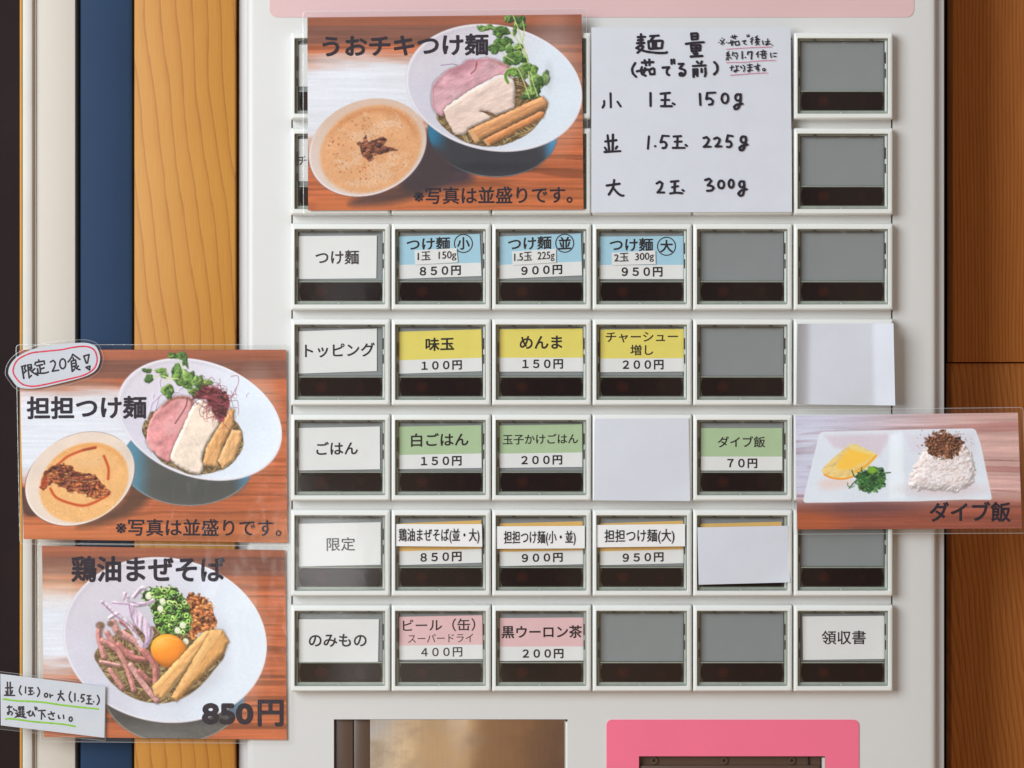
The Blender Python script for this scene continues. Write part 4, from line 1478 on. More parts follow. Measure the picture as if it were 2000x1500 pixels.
    for q in ([(1210, 180), (1230, 240), (1240, 280)], [(1030, 300), (1080, 290), (1130, 300), (1200, 310)], [(1110, 320), (1170, 310)]): p.fill(p.line(q, 1.8), A(206, 216, 150))
    m = p.poly([(1290, 440), (1350, 375), (1450, 365), (1530, 415), (1545, 480), (1520, 560), (1480, 610), (1430, 520), (1380, 450), (1320, 450)], 3, True, 6, 2)
    cluster(p, m, 2.6, [(116, 48, 54), (88, 34, 40), (142, 62, 68), (70, 30, 34)], 3, 4, .4, 7, 6, 8, .2)
    r = random.Random(5)
    for i in range(110):
        x, y = r.gauss(1440, 62), r.gauss(460, 55); a = r.uniform(0, 6.3); L = r.uniform(30, 90)
        q = [(x, y), (x + L * .5 * math.cos(a) + 8, y + L * .5 * math.sin(a)), (x + L * math.cos(a + .8), y + L * math.sin(a + .8))]
        p.fill(p.line(q, .9) * .75, [A(134, 44, 58), A(96, 40, 44), A(160, 74, 80)][i % 3])
    for q in ([(1400, 330), (1380, 350), (1420, 300), (1445, 320)], [(1555, 295), (1600, 290), (1605, 340), (1570, 410), (1555, 460)], [(1480, 310), (1485, 370)], [(1390, 520), (1400, 570), (1445, 560)],
              [(1500, 600), (1530, 640), (1560, 660)], [(1540, 440), (1590, 410)]): p.fill(p.line(q, 1.0) * .85, A(140, 50, 66))
    # soup bowl
    p.zoom(0, 0, 1)
    d = p.ell_d(156, 935, 107, 92, -2200)
    m = np.clip(.5 - d / 1.6, 0, 1)
    p.fill(m, shade(A(226, 206, 192) * np.ones(p.X.shape + (1,)), .03, p.n(30, 30, 5)))
    p.fill(np.clip(1 - np.abs(d + 2) / 2.4, 0, 1) * m * sstep(890, 960, p.Y) * .9, A(236, 226, 224))
    p.fill(np.clip(1 - np.abs(d - .3) / 1.4, 0, 1) * sstep(890, 930, p.Y) * .65, A(96, 62, 60))
    p.fill(np.clip(1 - np.abs(d) / 1.2, 0, 1) * sstep(870, 850, p.Y) * .5, A(110, 84, 74))
    ds = p.ell_d(164, 942, 87, 78, -1300)
    ms = np.clip(.5 - ds / 4, 0, 1)
    p.fill(ms, shade(A(234, 178, 116) * np.ones(p.X.shape + (1,)), .05, p.n(20, 16, 8)))
    p.fill(ms * np.clip(1 - np.abs(ds + 5) / 7, 0, 1) * sstep(930, 880, p.Y) * .7, A(222, 152, 84))
    p.fill(ms * sstep(.74, .9, vnoise(p.X, p.Y, 2, 2, 9)) * .4, A(206, 140, 82)); p.fill(ms * sstep(.75, .92, vnoise(p.X, p.Y, 1.8, 1.8, 12)) * .3, A(246, 214, 168))
    p.fill(p.ell(172, 897, 34, 16, 0, 12) * .4, A(232, 190, 146))
    p.zoom(0, 650, 3.448)
    for q in ([(350, 920), (410, 870), (460, 830), (560, 790), (645, 770)], [(340, 1050), (380, 1110), (480, 1150), (580, 1162), (700, 1110), (735, 1085)], [(700, 830), (730, 910), (728, 985)]):
        p.fill(p.line(q, 5.5, 2.5) * .9, A(206, 88, 36)); p.fill(p.line(q, 2, 2) * .6, A(168, 58, 30))
    p.fill(p.line([(560, 790), (640, 775)], 5) * .8, A(150, 68, 40))
    mm = p.poly([(270, 1020), (310, 930), (400, 885), (470, 900), (560, 950), (640, 960), (720, 1050), (738, 1085), (620, 1115), (560, 1080), (470, 1070), (430, 1040), (350, 1020), (290, 1060)], 3, True, 6, 5)
    cluster(p, mm, 5.0, [(132, 58, 30), (104, 44, 26), (158, 70, 36), (180, 98, 50), (118, 50, 28)], 4, 4.5, .3, 1.8, 4, 9, .2)
    p.fill(mm * sstep(340, 280, (p.X - p.ox) * p.k) * .85, A(188, 66, 34))
    p.fill(mm * sstep(.58, .72, p.n(8, 5, 17)) * .8, A(182, 118, 64)); p.fill(mm * sstep(.6, .8, p.n(7, 5, 27)) * .7, A(70, 34, 24))
    p.fill(p.line([(460, 990), (600, 1000), (690, 985)], 1.5) * .4, A(240, 200, 150))
    r = random.Random(8)
    for i in range(26):
        x, y = r.uniform(300, 820), r.uniform(790, 1230)
        p.fill(p.ell(p.ox + x / p.k, p.oy + y / p.k, r.uniform(.8, 2.0), r.uniform(.8, 1.6), 0, 1.2) * ms * .6, r.choice([A(248, 224, 190), A(196, 124, 64)]))
    return p, p.quad


def poster_mazesoba():                    # lower poster at the left
    c = [(82, 1066), (557, 1074.6), (560, 1445), (86, 1439)]
    p = Paint(c, 1.2)
    wood_ground(p, 82, 1068, 478, 372, 41, [(110, 1225, 150, 110, 1.0)])
    p.fill(p.ell(110, 1140, 120, 30, 0, 50) * .45, A(226, 190, 160))
    p.zoom(0, 1050, 3.448)
    X_, Y_ = (p.X) * p.k, (p.Y - 1050) * p.k
    tr = p.ell(340, 1352, 138, 100, 0, 2.5)
    p.fill(tr, shade(A(94, 92, 90) * np.ones(p.X.shape + (1,)), .10, p.n(6, 6, 3)))
    p.fill(tr * sstep(1425, 1400, p.Y) * .55, A(58, 54, 54))
    p.fill(tr * p.ell(300, 1440, 60, 10, 0, 12) * .5, A(124, 122, 120))
    p.fill(tr * p.line([(770, 1290), (900, 1390), (1100, 1440), (1350, 1430)], 1.4, 3) * .5, A(150, 146, 140))
    p.fill(np.clip(1 - np.abs(p.ell_d(340, 1352, 138, 100, 0) + 1.2) / 1.6, 0, 1) * .6, A(186, 178, 168))
    p.fill(tr * sstep(430, 465, p.X) * sstep(1415, 1380, p.Y) * .8, A(74, 116, 146))
    bowl(p, 322, 1250, 199, 162, 2400, 11, 1.02)
    p.fill(p.ell(468, 1255, 36, 90, 0, 60) * .5, A(232, 238, 248))
    well = p.ell(318, 1262, 132, 112, 600, 22)
    p.fill(well * .35, A(196, 190, 200))
    noodles(p, [(650, 760), (680, 880), (800, 1020), (960, 1100), (1130, 1110), (1300, 1040), (1450, 880), (1500, 760), (1200, 640), (900, 600)], 13, 90)
    # fried onion
    m = p.poly([(1255, 385), (1330, 385), (1420, 440), (1455, 580), (1440, 630), (1350, 640), (1290, 690), (1250, 620), (1270, 500)], 3, True, 8, 4)
    cluster(p, m, 5.5, [(184, 102, 50), (154, 80, 40), (208, 136, 74), (130, 62, 32), (196, 116, 60)], 6, 6, .6, 1.5, 3, 14, .2)
    p.fill(m * sstep(.58, .74, p.n(6, 5, 16)) * .8, A(212, 146, 88)); p.fill(m * sstep(.6, .78, p.n(6, 6, 26)) * .7, A(112, 56, 30))
    # spring onion
    m = p.poly([(955, 365), (1060, 330), (1180, 340), (1260, 430), (1290, 520), (1270, 640), (1170, 660), (1080, 640), (1040, 560), (1010, 470), (970, 420)], 3, True, 8, 6)
    f1, cid = worley(p.X, p.Y, 9.0, 8, .5, 1.15, 1.5)
    c = palette(cid, [(98, 148, 54), (128, 176, 74), (74, 122, 44), (150, 190, 92), (62, 104, 40), (112, 160, 62)])
    hole = sstep(.30, .20, f1) * (cid > .25)
    lip = sstep(.48, .36, f1) * (1 - hole)
    c = c * (1 - hole[..., None] * .55) + A(236, 240, 200) * (lip * .30 * (cid > .45))[..., None]
    c = c * (1 - .72 * sstep(.50, .80, f1)[..., None])
    hgt = (1 - np.clip(f1 / .62, 0, 1) ** 2) * 6 - hole * 4 + cid * 5 + p.n(20, 20, 3) * 16
    relief(p, m, hgt * .7, c, .7, .46, .2, 14)
    for (x, y) in ((1000, 395), (1080, 480), (1230, 590), (1250, 700), (1195, 625), (1095, 430)):
        px, py = p.p([(x, y)])[0]
        p.fill(p.ell(px, py, 6, 6.5, 3, 1.5), A(226, 228, 196)); p.fill(p.ell(px - 1, py - 2, 3, 2.5, 0, 1.5) * .7, A(246, 246, 230))
    # meat strips
    strips = [[(675, 590), (665, 660), (700, 800)], [(760, 570), (800, 640), (900, 690)], [(820, 560), (880, 600)], [(720, 640), (790, 740), (890, 780)], [(820, 640), (900, 690), (950, 740)],
              [(800, 720), (880, 800), (980, 820)], [(690, 690), (790, 760), (860, 890), (900, 1025)], [(880, 860), (960, 980), (1055, 1095)], [(960, 760), (1040, 850), (1050, 990)],
              [(740, 890), (820, 1010)], [(680, 835), (800, 860)], [(940, 900), (1000, 960)]]
    for i, q in enumerate(strips):
        w = [11, 13, 12, 10, 12, 11, 10, 11, 13, 9, 7, 9][i]
        p.fill(p.line([(x + 6, y + 8) for x, y in q], w + 2, 4) * .5, A(84, 52, 48))
        m = p.line(q, w, 1.6)
        hh = sum(p.line(q, max(w - j * 2.2, .6), 2.6) for j in range(5)) * .85 + p.n(10, 10, 40 + i) * 3 + p.vn * .4
        c = shade(A(*[(210, 142, 136), (222, 162, 156), (196, 122, 116)][i % 3]) * np.ones(p.X.shape + (1,)), .14, p.n(8, 8, 20 + i))
        relief(p, m, hh, c, .5, .60, .10, 20)
    for (x, y, a, b) in ((675, 590, 9, 7), (745, 580, 7, 6), (800, 640, 7, 5)):
        px, py = p.p([(x, y)])[0]
        p.fill(p.ell(px, py, a, b, 0, 3) * .8, shade(A(116, 90, 70) * np.ones(p.X.shape + (1,)), .3, p.n(4, 4, 4)))
    # red onion
    for q in ([(690, 435), (770, 500), (870, 590), (960, 730)], [(860, 400), (880, 470), (960, 560), (1020, 640), (980, 730)], [(770, 440), (860, 460), (990, 445), (1030, 425)], [(840, 380), (860, 440), (900, 500)], [(900, 400), (950, 345), (975, 340)], [(740, 540), (820, 500), (900, 520)]):
        mq = p.line(q, 9, 2)
        relief(p, mq, p.line(q, 5, 6) * 3 + p.n(6, 6, 9) * 3, A(228, 210, 226) * np.ones(p.X.shape + (1,)), .5, .58, .15, 18)
    m = p.poly([(870, 450), (960, 520), (1020, 620), (1000, 690), (965, 735), (975, 660), (920, 600), (880, 530)], 1.6)
    p.fill(np.clip(m + 0, 0, 1) * 0, A(0, 0, 0))
    relief(p, m, p.n(9, 40, 3) * 8, A(226, 204, 224) * np.ones(p.X.shape + (1,)), .5, .58, .1, 18)
    p.fill(m * sstep(.55, .75, p.n(5, 30, 8)) * .35, A(184, 140, 178))
    p.fill(p.poly([(770, 445), (860, 450), (880, 520), (840, 530), (760, 480)], 2), A(220, 208, 226))
    for q in ([(688, 435), (770, 520), (870, 590), (930, 660)], [(870, 452), (885, 530), (920, 600), (975, 665), (965, 735)], [(1018, 600), (1010, 680), (970, 735)], [(890, 435), (950, 450), (1030, 425)], [(850, 375), (835, 420)], [(760, 440), (860, 450)], [(905, 400), (945, 345)]):
        p.fill(p.line(q, 2.0, 2.4) * .7, A(140, 84, 130))
    # yolk
    d = p.ell_d(331, 1272, 36.5, 33.5, 180)
    m = np.clip(.5 - d / 1.6, 0, 1)
    p.fill(np.clip(.5 - (d - 2) / 7, 0, 1) * .4, A(90, 60, 40))
    t = np.clip((p.Y - 1240) / 66, 0, 1)[..., None]
    relief(p, m, dome(d, 30) * .55, A(252, 150, 44) * (1 - t) + A(250, 142, 38) * t, .5, .62, .25, 60)
    p.fill(p.ell(318, 1258, 14, 9, -30, 14) * .5, A(255, 186, 96)); p.fill(p.line([(1040, 740), (1070, 690), (1130, 672), (1200, 690)], 1.2, 2) * .6, A(255, 214, 150))
    p.fill(np.clip(1 - np.abs(d + 2) / 3, 0, 1) * m * sstep(1280, 1302, p.Y) * .5, A(214, 104, 26))
    # bamboo
    m, d = slab(p, [(1020, 1008), (1375, 630), (1418, 626), (1416, 690), (1098, 1092), (1044, 1064)], (232, 176, 112), 9, .05, (242, 198, 144), 1.2, R=9, tex=.5, spec=.15, fib=(-0.85, 4, 1.6), sm=False)
    p.fill(m * sstep(.5, .7, p.n(9, 9, 33)) * .3, A(206, 146, 86))
    m, d = slab(p, [(1153, 1075), (1420, 622), (1500, 624), (1545, 700), (1512, 778), (1192, 1106)], (226, 166, 100), 10, .05, R=10, tex=.5, spec=.15, fib=(-1.0, 4, 1.6), sm=False)
    p.fill(p.poly([(1158, 1072), (1424, 626), (1498, 628), (1210, 1040)], 4, False) * .5, A(240, 194, 136))
    p.fill(m * sstep(.5, .7, p.n(7, 9, 39)) * .3, A(204, 144, 84))
    return p, p.quad


def poster_rice():                        # poster at the right
    c = [(1553.5, 811.7), (1988, 806), (1996, 1032), (1557, 1034)]
    p = Paint(c, 1.2)
    X, Y = p.X, p.Y
    g = fbm(X, Y, 200, 7, 61, 4); g2 = fbm(X, Y, 90, 3, 67, 3)
    base = A(204, 160, 152) * np.ones(X.shape + (1,))
    t = sstep(1560, 1960, X)[..., None]
    base = A(194, 192, 214) * (1 - t) + A(200, 160, 154) * t
    base = shade(shade(base, .12, g), .10, g2)
    ln = sstep(.66, .74, vnoise(X, Y + 8 * vnoise(X, Y, 80, 40, 3), 260, 7.5, 5))
    base = base * (1 - .22 * ln[..., None] * A(.6, 1, 1))
    p.img[:] = base
    lowm = sstep(955, 1005, Y + 8 * (g - .5))
    low = A(142, 76, 60) * np.ones(X.shape + (1,)); low = shade(shade(low, .2, g), .15, g2)
    p.fill(lowm, low)
    p.fill(p.ell(1585, 1020, 60, 26, 0, 26) * .6, A(176, 88, 46))
    p.fill(p.ell(1590, 870, 30, 40, 0, 40) * .5, A(206, 212, 228))
    p.fill(p.ell(1690, 992, 110, 14, 0, 16) * .7, A(96, 62, 66))
    p.zoom(1530, 780, 4.255)
    pts = [(165, 840), (180, 770), (295, 300), (312, 275), (340, 268), (940, 253), (1570, 241), (1598, 255), (1640, 370), (1732, 815), (1725, 835), (1500, 832), (1100, 848), (800, 850), (400, 858), (180, 860)]
    d = p.poly_d(pts, False)
    m = np.clip(.5 - d / 1.8, 0, 1)
    p.fill(m, shade(A(214, 220, 232) * np.ones(X.shape + (1,)), .012, p.n(30, 30, 5)))
    p.fill(m * np.clip(1 - np.abs(d + 1.6) / 1.6, 0, 1) * .6, A(226, 222, 228))
    p.fill(p.poly([(340, 300), (900, 285), (800, 470), (420, 400)], 10, False) * .8, A(206, 190, 204))
    p.fill(p.poly([(1000, 290), (1580, 270), (1610, 460), (1060, 440)], 12, False) * .55, A(208, 200, 214))
    p.fill(p.poly([(880, 290), (985, 270), (1010, 830), (880, 830)], 9, False) * .7, A(230, 238, 246))
    p.fill(p.poly([(325, 670), (540, 660), (560, 720), (330, 745)], 16) * .7, A(226, 196, 188))
    # lemon
    m = p.poly([(330, 570), (470, 440), (580, 370), (680, 410), (778, 460), (740, 520), (640, 610), (500, 665), (390, 650), (332, 620)], 1.6)
    relief(p, m, p.n(20, 16, 3) * 3 + p.vn * .35, A(238, 206, 134), .35, .68, .04, 14)
    p.fill(p.poly([(450, 540), (570, 400), (700, 440), (740, 470), (600, 560), (480, 585)], 7), A(242, 192, 76))
    p.fill(p.poly([(570, 372), (760, 455), (700, 450), (560, 410)], 5) * .7, A(222, 212, 150))
    p.fill(p.line([(340, 625), (400, 652), (500, 662), (580, 640)], 3.4), A(236, 150, 38)); p.fill(p.line([(600, 600), (700, 540), (772, 468)], 4.2), A(234, 168, 44))
    # greens
    r = random.Random(4)
    m = p.poly([(610, 690), (600, 640), (660, 590), (740, 560), (810, 580), (845, 650), (835, 720), (760, 775), (680, 775), (620, 740)], 3, True, 8, 4)
    cluster(p, m, 4.0, [(38, 78, 42), (58, 104, 52), (26, 56, 34), (82, 128, 66)], 4, 5, .7, 3, 4, 12, .25)
    for i in range(46):
        a0 = r.uniform(0, 6.28); x, y = r.gauss(725, 48), r.gauss(670, 44); q = r.uniform(16, 44)
        pts = [(x + q * math.cos(a0 + t), y + q * .8 * math.sin(a0 + t)) for t in np.linspace(0, r.uniform(1.5, 4), 7)]
        p.fill(p.line(pts, r.uniform(1.2, 2.2)) * .85, r.choice([A(44, 92, 46), A(72, 122, 60), A(30, 62, 38), A(96, 142, 76), A(52, 100, 52)]))
    for q in ([(570, 590), (590, 640), (620, 650)], [(548, 738), (580, 700), (610, 670)], [(820, 615), (890, 608)], [(760, 580), (820, 570), (835, 600)]): p.fill(p.line(q, 2.4), A(44, 88, 48))
    p.fill(p.ell(1703, 918, 9, 7, 0, 4), A(122, 168, 48))
    # rice
    m = p.poly([(1040, 715), (1070, 600), (1130, 480), (1190, 400), (1300, 330), (1450, 340), (1560, 450), (1595, 600), (1575, 700), (1450, 770), (1380, 765), (1250, 755), (1110, 755)], 3, True, 6, 8)
    p.fill(p.ell(1843, 955, 74, 14, 0, 14) * .5, A(206, 176, 176))
    dd = p.poly_d([(1040, 715), (1070, 600), (1130, 480), (1190, 400), (1300, 330), (1450, 340), (1560, 450), (1595, 600), (1575, 700), (1450, 770), (1380, 765), (1250, 755), (1110, 755)], True, 6, 8)
    f1, cid = worley(X, Y, 4.6, 8, .5, 1.7, 3)
    f2, cid2 = worley(X, Y, 4.6, 33, -.7, 1.7, 3)
    q = cid2 > .5
    f1 = np.where(q, f2, f1); cid = np.where(q, cid2, cid)
    c = palette((cid * 5.3) % 1, [(240, 230, 232), (232, 218, 218), (246, 238, 242), (226, 210, 208)])
    relief(p, m, (1 - np.clip(f1, 0, 1) ** 1.6) * .8 + cid * .45 + dome(dd, 26) * .5 + p.n(16, 14, 5) * 3, c, .34, .70, .04, 16)
    p.fill(m * sstep(.70, .95, f1) * .22, A(190, 160, 150))
    m = p.poly([(1165, 385), (1200, 320), (1280, 275), (1380, 275), (1470, 320), (1505, 380), (1480, 430), (1400, 480), (1330, 490), (1250, 470), (1200, 430)], 5, True, 14, 3)
    cluster(p, m, 2.6, [(128, 80, 56), (98, 58, 42), (156, 104, 74), (80, 48, 38)], 9, 3, 0, 1, 1, 16, .1)
    for i in range(520):
        x, y = r.gauss(1335, 78), r.gauss(385, 52)
        px, py = p.p([(x, y)])[0]
        p.fill(p.ell(px, py, r.uniform(.5, 1.1), r.uniform(.5, 1.0), 0, 1) * .7, r.choice([A(92, 54, 40), A(150, 100, 70), A(112, 70, 50), A(70, 42, 34)]))
    return p, p.quad


def paint_mesh(name, pc, depth, parent, gain, bend=None):
    p, c = pc
    p.img *= 1 + 0.03 * (vnoise(p.X, p.Y, 2.3, 2.3, 5)[..., None] - .5) + 0.04 * (p.n(60, 45, 77, 2)[..., None] - .5)
    img = np.clip(p.img / 255.0, 0.0, 1.0)
    l = np.where(img <= 0.04045, img / 12.92, ((img + 0.055) / 1.055) ** 2.4) * gain
    d = depth + (bend(p.u, p.v) if bend else 0 * p.u)
    V = WA(p.X, p.Y, d).reshape(-1, 3)
    origin = WLOC[parent.name]
    nu, nv = p.nu, p.nv
    idx = np.arange((nu + 1) * (nv + 1)).reshape(nv + 1, nu + 1)
    Q = np.stack([idx[:-1, :-1], idx[1:, :-1], idx[1:, 1:], idx[:-1, 1:]], -1).reshape(-1, 4)
    me = bpy.data.meshes.new(name)
    me.vertices.add(len(V)); me.vertices.foreach_set('co', (V - origin).ravel())
    me.loops.add(Q.size); me.loops.foreach_set('vertex_index', Q.ravel().astype(np.int32))
    me.polygons.add(len(Q)); me.polygons.foreach_set('loop_start', (np.arange(len(Q)) * 4).astype(np.int32))
    me.update(calc_edges=True); me.validate()
    at = me.color_attributes.new('print', 'FLOAT_COLOR', 'POINT')
    rgba = np.ones((len(V), 4)); rgba[:, :3] = l.reshape(-1, 3)
    at.data.foreach_set('color', rgba.ravel().astype(np.float32))
    me.materials.append(M['print'])
    me.polygons.foreach_set('use_smooth', np.ones(len(Q), dtype=bool))
    o = bpy.data.objects.new(name, me)
    link(o, parent)
    WLOC[o.name] = origin
    return o


def film_mesh(pts, depth, parent, edge=1.3, bend=None, name='laminate_film'):
    """clear pouch over a print: a sheet with a slightly cloudier cut edge; pts = outline (pixels)"""
    P = np.array(pts, float)
    ctr = P.mean(0)
    n = len(P)
    inn = []
    for i in range(n):
        a = P[i - 1]; b = P[i]; c_ = P[(i + 1) % n]
        t = (c_ - a) / (np.linalg.norm(c_ - a) + 1e-9)
        nrm = np.array([-t[1], t[0]])
        if np.dot(nrm, ctr - b) < 0: nrm = -nrm
        inn.append(b + nrm * edge)
    V = [W(x, y, depth) for x, y in P] + [W(x, y, depth - 0.25) for x, y in inn]
    F = [(i, (i + 1) % n, n + (i + 1) % n, n + i) for i in range(n)]
    fm = [1] * n
    F.append(tuple(range(2 * n - 1, n - 1, -1))); fm.append(0)
    return make(name, V, F, [M['film'], M['film_edge']], parent, face_mats=fm)


def rounded_quad(c, r, n=5):
    out = []
    for i in range(4):
        a, b, d = np.array(c[i - 1], float), np.array(c[i], float), np.array(c[(i + 1) % 4], float)
        u = (a - b) / np.linalg.norm(a - b); w = (d - b) / np.linalg.norm(d - b)
        for k_ in range(n + 1):
            t = k_ / n
            out.append(tuple((1 - t) ** 2 * (b + u * r) + 2 * t * (1 - t) * b + t * t * (b + w * r)))
    return out


def film_grid(c, r, depth, parent, nu=30, nv=22, bend=None, edge=1.4):
    """film as outline fan is fine for flat pieces"""
    return film_mesh(rounded_quad(c, r), depth, parent, edge)


G_POST = 'laminated food posters'


def poster(pc, depth, film_c, r, label, gain, letters):
    c = pc[1]
    base = empty('food_poster', W((c[2][0] + c[3][0]) / 2, (c[2][1] + c[3][1]) / 2, depth))
    tag(base, label, 'poster', G_POST)
    paint_mesh('photo_print', pc, depth, base, gain)
    for nm, body, bx_, slope, bold in letters:
        text(nm, body, *bx_, depth - 0.6, M['poster_ink'], base, slope, bold)
    film_grid(film_c, r, depth - 2.2, base)
    return base


GAIN = 1.22
poster(poster_ramen(), -31, [(591, 22), (1146, 16), (1149, 419), (592, 420)], 8,
       'largest laminated poster, pink meat noodle bowl beside a foamy orange soup', GAIN,
       [('title_lettering', 'うおチキつけ麺', (629.5, 67, 954, 110), -0.012, 1.35), ('note_lettering', '※写真は並盛りです。', (808, 364.5, 1118, 398), -0.008, 0.5)])
poster(poster_tantan(), -7, [(30.5, 672.5), (566.5, 672.5), (567, 1067.5), (38, 1063)], 9,
       'laminated poster of noodles with red chilli threads, above the egg yolk poster', GAIN,
       [('title_lettering', '担担つけ麺', (52, 773.5, 286, 818.5), -0.006, 1.3), ('note_lettering', '※写真は並盛りです。', (226, 1013.5, 550, 1047.5), 0.004, 0.55)])
poster(poster_mazesoba(), -5, [(73, 1059.5), (564.5, 1066), (567.5, 1453), (78, 1449)], 9,
       'laminated poster of a noodle bowl with an orange egg yolk, priced 850 yen', GAIN,
       [('title_lettering', '鶏油まぜそば', (139, 1086, 439.5, 1137.5), 0.004, 1.5), ('price_lettering', '850', (394, 1373, 495, 1415.5), 0.004, 2.6),
        ('price_lettering', '円', (503, 1366.5, 554, 1419), 0.004, 1.9)])
poster(poster_rice(), -31, [(1545, 800), (1999, 795), (2006, 1042), (1549, 1044)], 8,
       'small laminated poster of a white plate with lemon and a rice mound', 1.42,
       [('title_lettering', 'ダイブ飯', (1815.5, 979.5, 1974, 1019.5), 0.0, 0.9)])

# ------------------------------------------------------------------ handwritten sheet
SD = -29.0
hs = empty('handwritten_sheet', W(1350, 415, SD))
tag(hs, 'white paper sheet with handwritten noodle amounts in black marker', 'handwritten sheet')
sheet('paper', [(1155, 53.5), (1544, 53.5), (1546.5, 414), (1155, 415.5)], SD, M['paper'], hs, 24, 20,
      lambda u, w: -1.0 * math.sin(4 * u + 1) * math.sin(3 * w) - 9 * max(0, u + w - 1.9))
ID = SD - 1.9
H = [[(240, 75), (240, 330)], [(170, 138), (325, 130)], [(175, 205), (280, 195)], [(155, 270), (310, 262)],
     [(150, 365), (230, 320), (285, 335), (270, 380), (165, 475)], [(140, 375), (230, 412), (380, 455), (600, 480), (760, 480), (803, 466)],
     [(440, 115), (620, 103)], [(530, 112), (470, 185), (450, 215)], [(400, 230), (415, 370), (450, 390), (690, 375), (710, 235), (670, 215), (400, 230)],
     [(495, 235), (500, 380)], [(560, 225), (565, 380)], [(500, 300), (560, 300)], [(530, 230), (530, 380)],
     [(1330, 60), (1345, 190)], [(1335, 60), (1455, 55), (1468, 80), (1465, 175)], [(1350, 125), (1460, 120)], [(1350, 190), (1465, 180)], [(1215, 285), (1380, 260), (1600, 248)],
     [(1325, 318), (1345, 450)], [(1325, 318), (1520, 312), (1530, 330), (1520, 425)], [(1340, 380), (1520, 372)], [(1350, 440), (1520, 425)], [(1430, 310), (1430, 540)],
     [(1385, 495), (1465, 490)], [(1320, 560), (1570, 545)],
     [(115, 700), (62, 790), (50, 850), (70, 930), (135, 998)],
     [(260, 690), (505, 680)], [(320, 640), (335, 700), (352, 750)], [(420, 625), (425, 745)],
     [(260, 790), (240, 860), (265, 930), (340, 975)], [(330, 810), (310, 890), (270, 950)], [(150, 880), (280, 855), (400, 840)],
     [(415, 850), (445, 945)], [(420, 850), (495, 815), (530, 830), (535, 935)], [(445, 945), (535, 938)],
     [(710, 800), (850, 790)], [(850, 795), (810, 840), (800, 900), (818, 945), (850, 960)], [(900, 630), (905, 715)], [(955, 625), (965, 705)],
     [(1060, 720), (1160, 715)], [(1160, 718), (1080, 815)], [(1080, 815), (1180, 850), (1200, 910), (1160, 970), (1090, 972), (1075, 935), (1110, 915), (1165, 945)],
     [(1455, 670), (1480, 700)], [(1560, 665), (1540, 710)], [(1370, 765), (1640, 750)], [(1375, 835), (1382, 1000)], [(1375, 838), (1460, 832), (1462, 980)],
     [(1385, 892), (1450, 888)], [(1385, 938), (1450, 934)], [(1555, 830), (1555, 895)], [(1635, 810), (1642, 930), (1625, 985)],
     [(1830, 680), (1885, 740), (1900, 830), (1880, 890), (1825, 945)]]
N_ = [[(235, 260), (345, 360)], [(350, 235), (255, 370)], [(285, 205)], [(195, 325)], [(410, 322)], [(295, 385)],
      [(530, 180), (700, 155)], [(570, 130), (600, 210)], [(640, 120), (650, 230)], [(540, 260), (530, 330), (580, 400)], [(590, 280), (580, 340), (550, 410)], [(460, 345), (620, 310)],
      [(640, 310), (670, 405)], [(640, 310), (745, 285), (770, 390)], [(670, 405), (770, 392)],
      [(850, 290), (950, 270)], [(950, 270), (905, 310), (898, 355), (960, 382)], [(980, 120), (995, 170)], [(1030, 110), (1040, 165)],
      [(1140, 185), (1085, 240)], [(1150, 240), (1080, 310)], [(1115, 280), (1115, 375)], [(1270, 140), (1215, 190), (1270, 205)], [(1270, 205), (1220, 255), (1335, 245)], [(1290, 215), (1325, 250)],
      [(1250, 270), (1210, 330)], [(1235, 300), (1315, 300), (1230, 400)], [(1240, 330), (1325, 392)],
      [(1415, 280), (1425, 350), (1440, 385)], [(1490, 310), (1610, 290)], [(1560, 225), (1562, 380), (1520, 402), (1500, 380), (1540, 358), (1650, 372)], [(1690, 410)],
      [(470, 580), (410, 635), (480, 640), (410, 695), (500, 690)], [(450, 690), (455, 820)], [(420, 750), (400, 815)], [(500, 740), (545, 775)],
      [(590, 590), (570, 690)], [(580, 640), (690, 610), (712, 680), (690, 790)], [(630, 690), (660, 720)],
      [(1300, 580), (1240, 660)], [(1285, 630), (1285, 740)], [(1430, 535), (1435, 570)], [(1360, 580), (1510, 570)], [(1400, 600), (1415, 640)], [(1480, 590), (1465, 635)], [(1350, 660), (1530, 640)],
      [(1395, 690), (1410, 770)], [(1395, 692), (1500, 688), (1500, 762)], [(1410, 770), (1500, 762)],
      [(1640, 620), (1645, 700), (1660, 745)], [(1715, 630), (1800, 622)], [(1715, 705), (1740, 718), (1790, 715)],
      [(510, 1030), (610, 1010)], [(560, 970), (545, 1110)], [(660, 980), (750, 985)], [(690, 1005), (692, 1110), (645, 1152), (615, 1125), (670, 1095), (750, 1108)],
      [(810, 990), (820, 1040), (838, 1030)], [(870, 960), (912, 1010), (908, 1080), (885, 1140)],
      [(985, 960), (1125, 945)], [(1000, 1030), (1120, 1015)], [(1055, 930), (1062, 1115), (1020, 1145), (1000, 1115), (1050, 1090), (1130, 1102)],
      [(1180, 1000), (1340, 965)], [(1275, 920), (1288, 1050), (1255, 1085), (1230, 1045), (1270, 1020), (1310, 1075), (1290, 1130)], ring_pts(1455, 1085, 35, 33, 10)]
N_bold = [[(845, 580), (850, 775)], [(935, 745)], [(1000, 660), (1005, 592)], [(1005, 592), (1120, 585)], [(1120, 585), (1108, 690), (1100, 790)]]
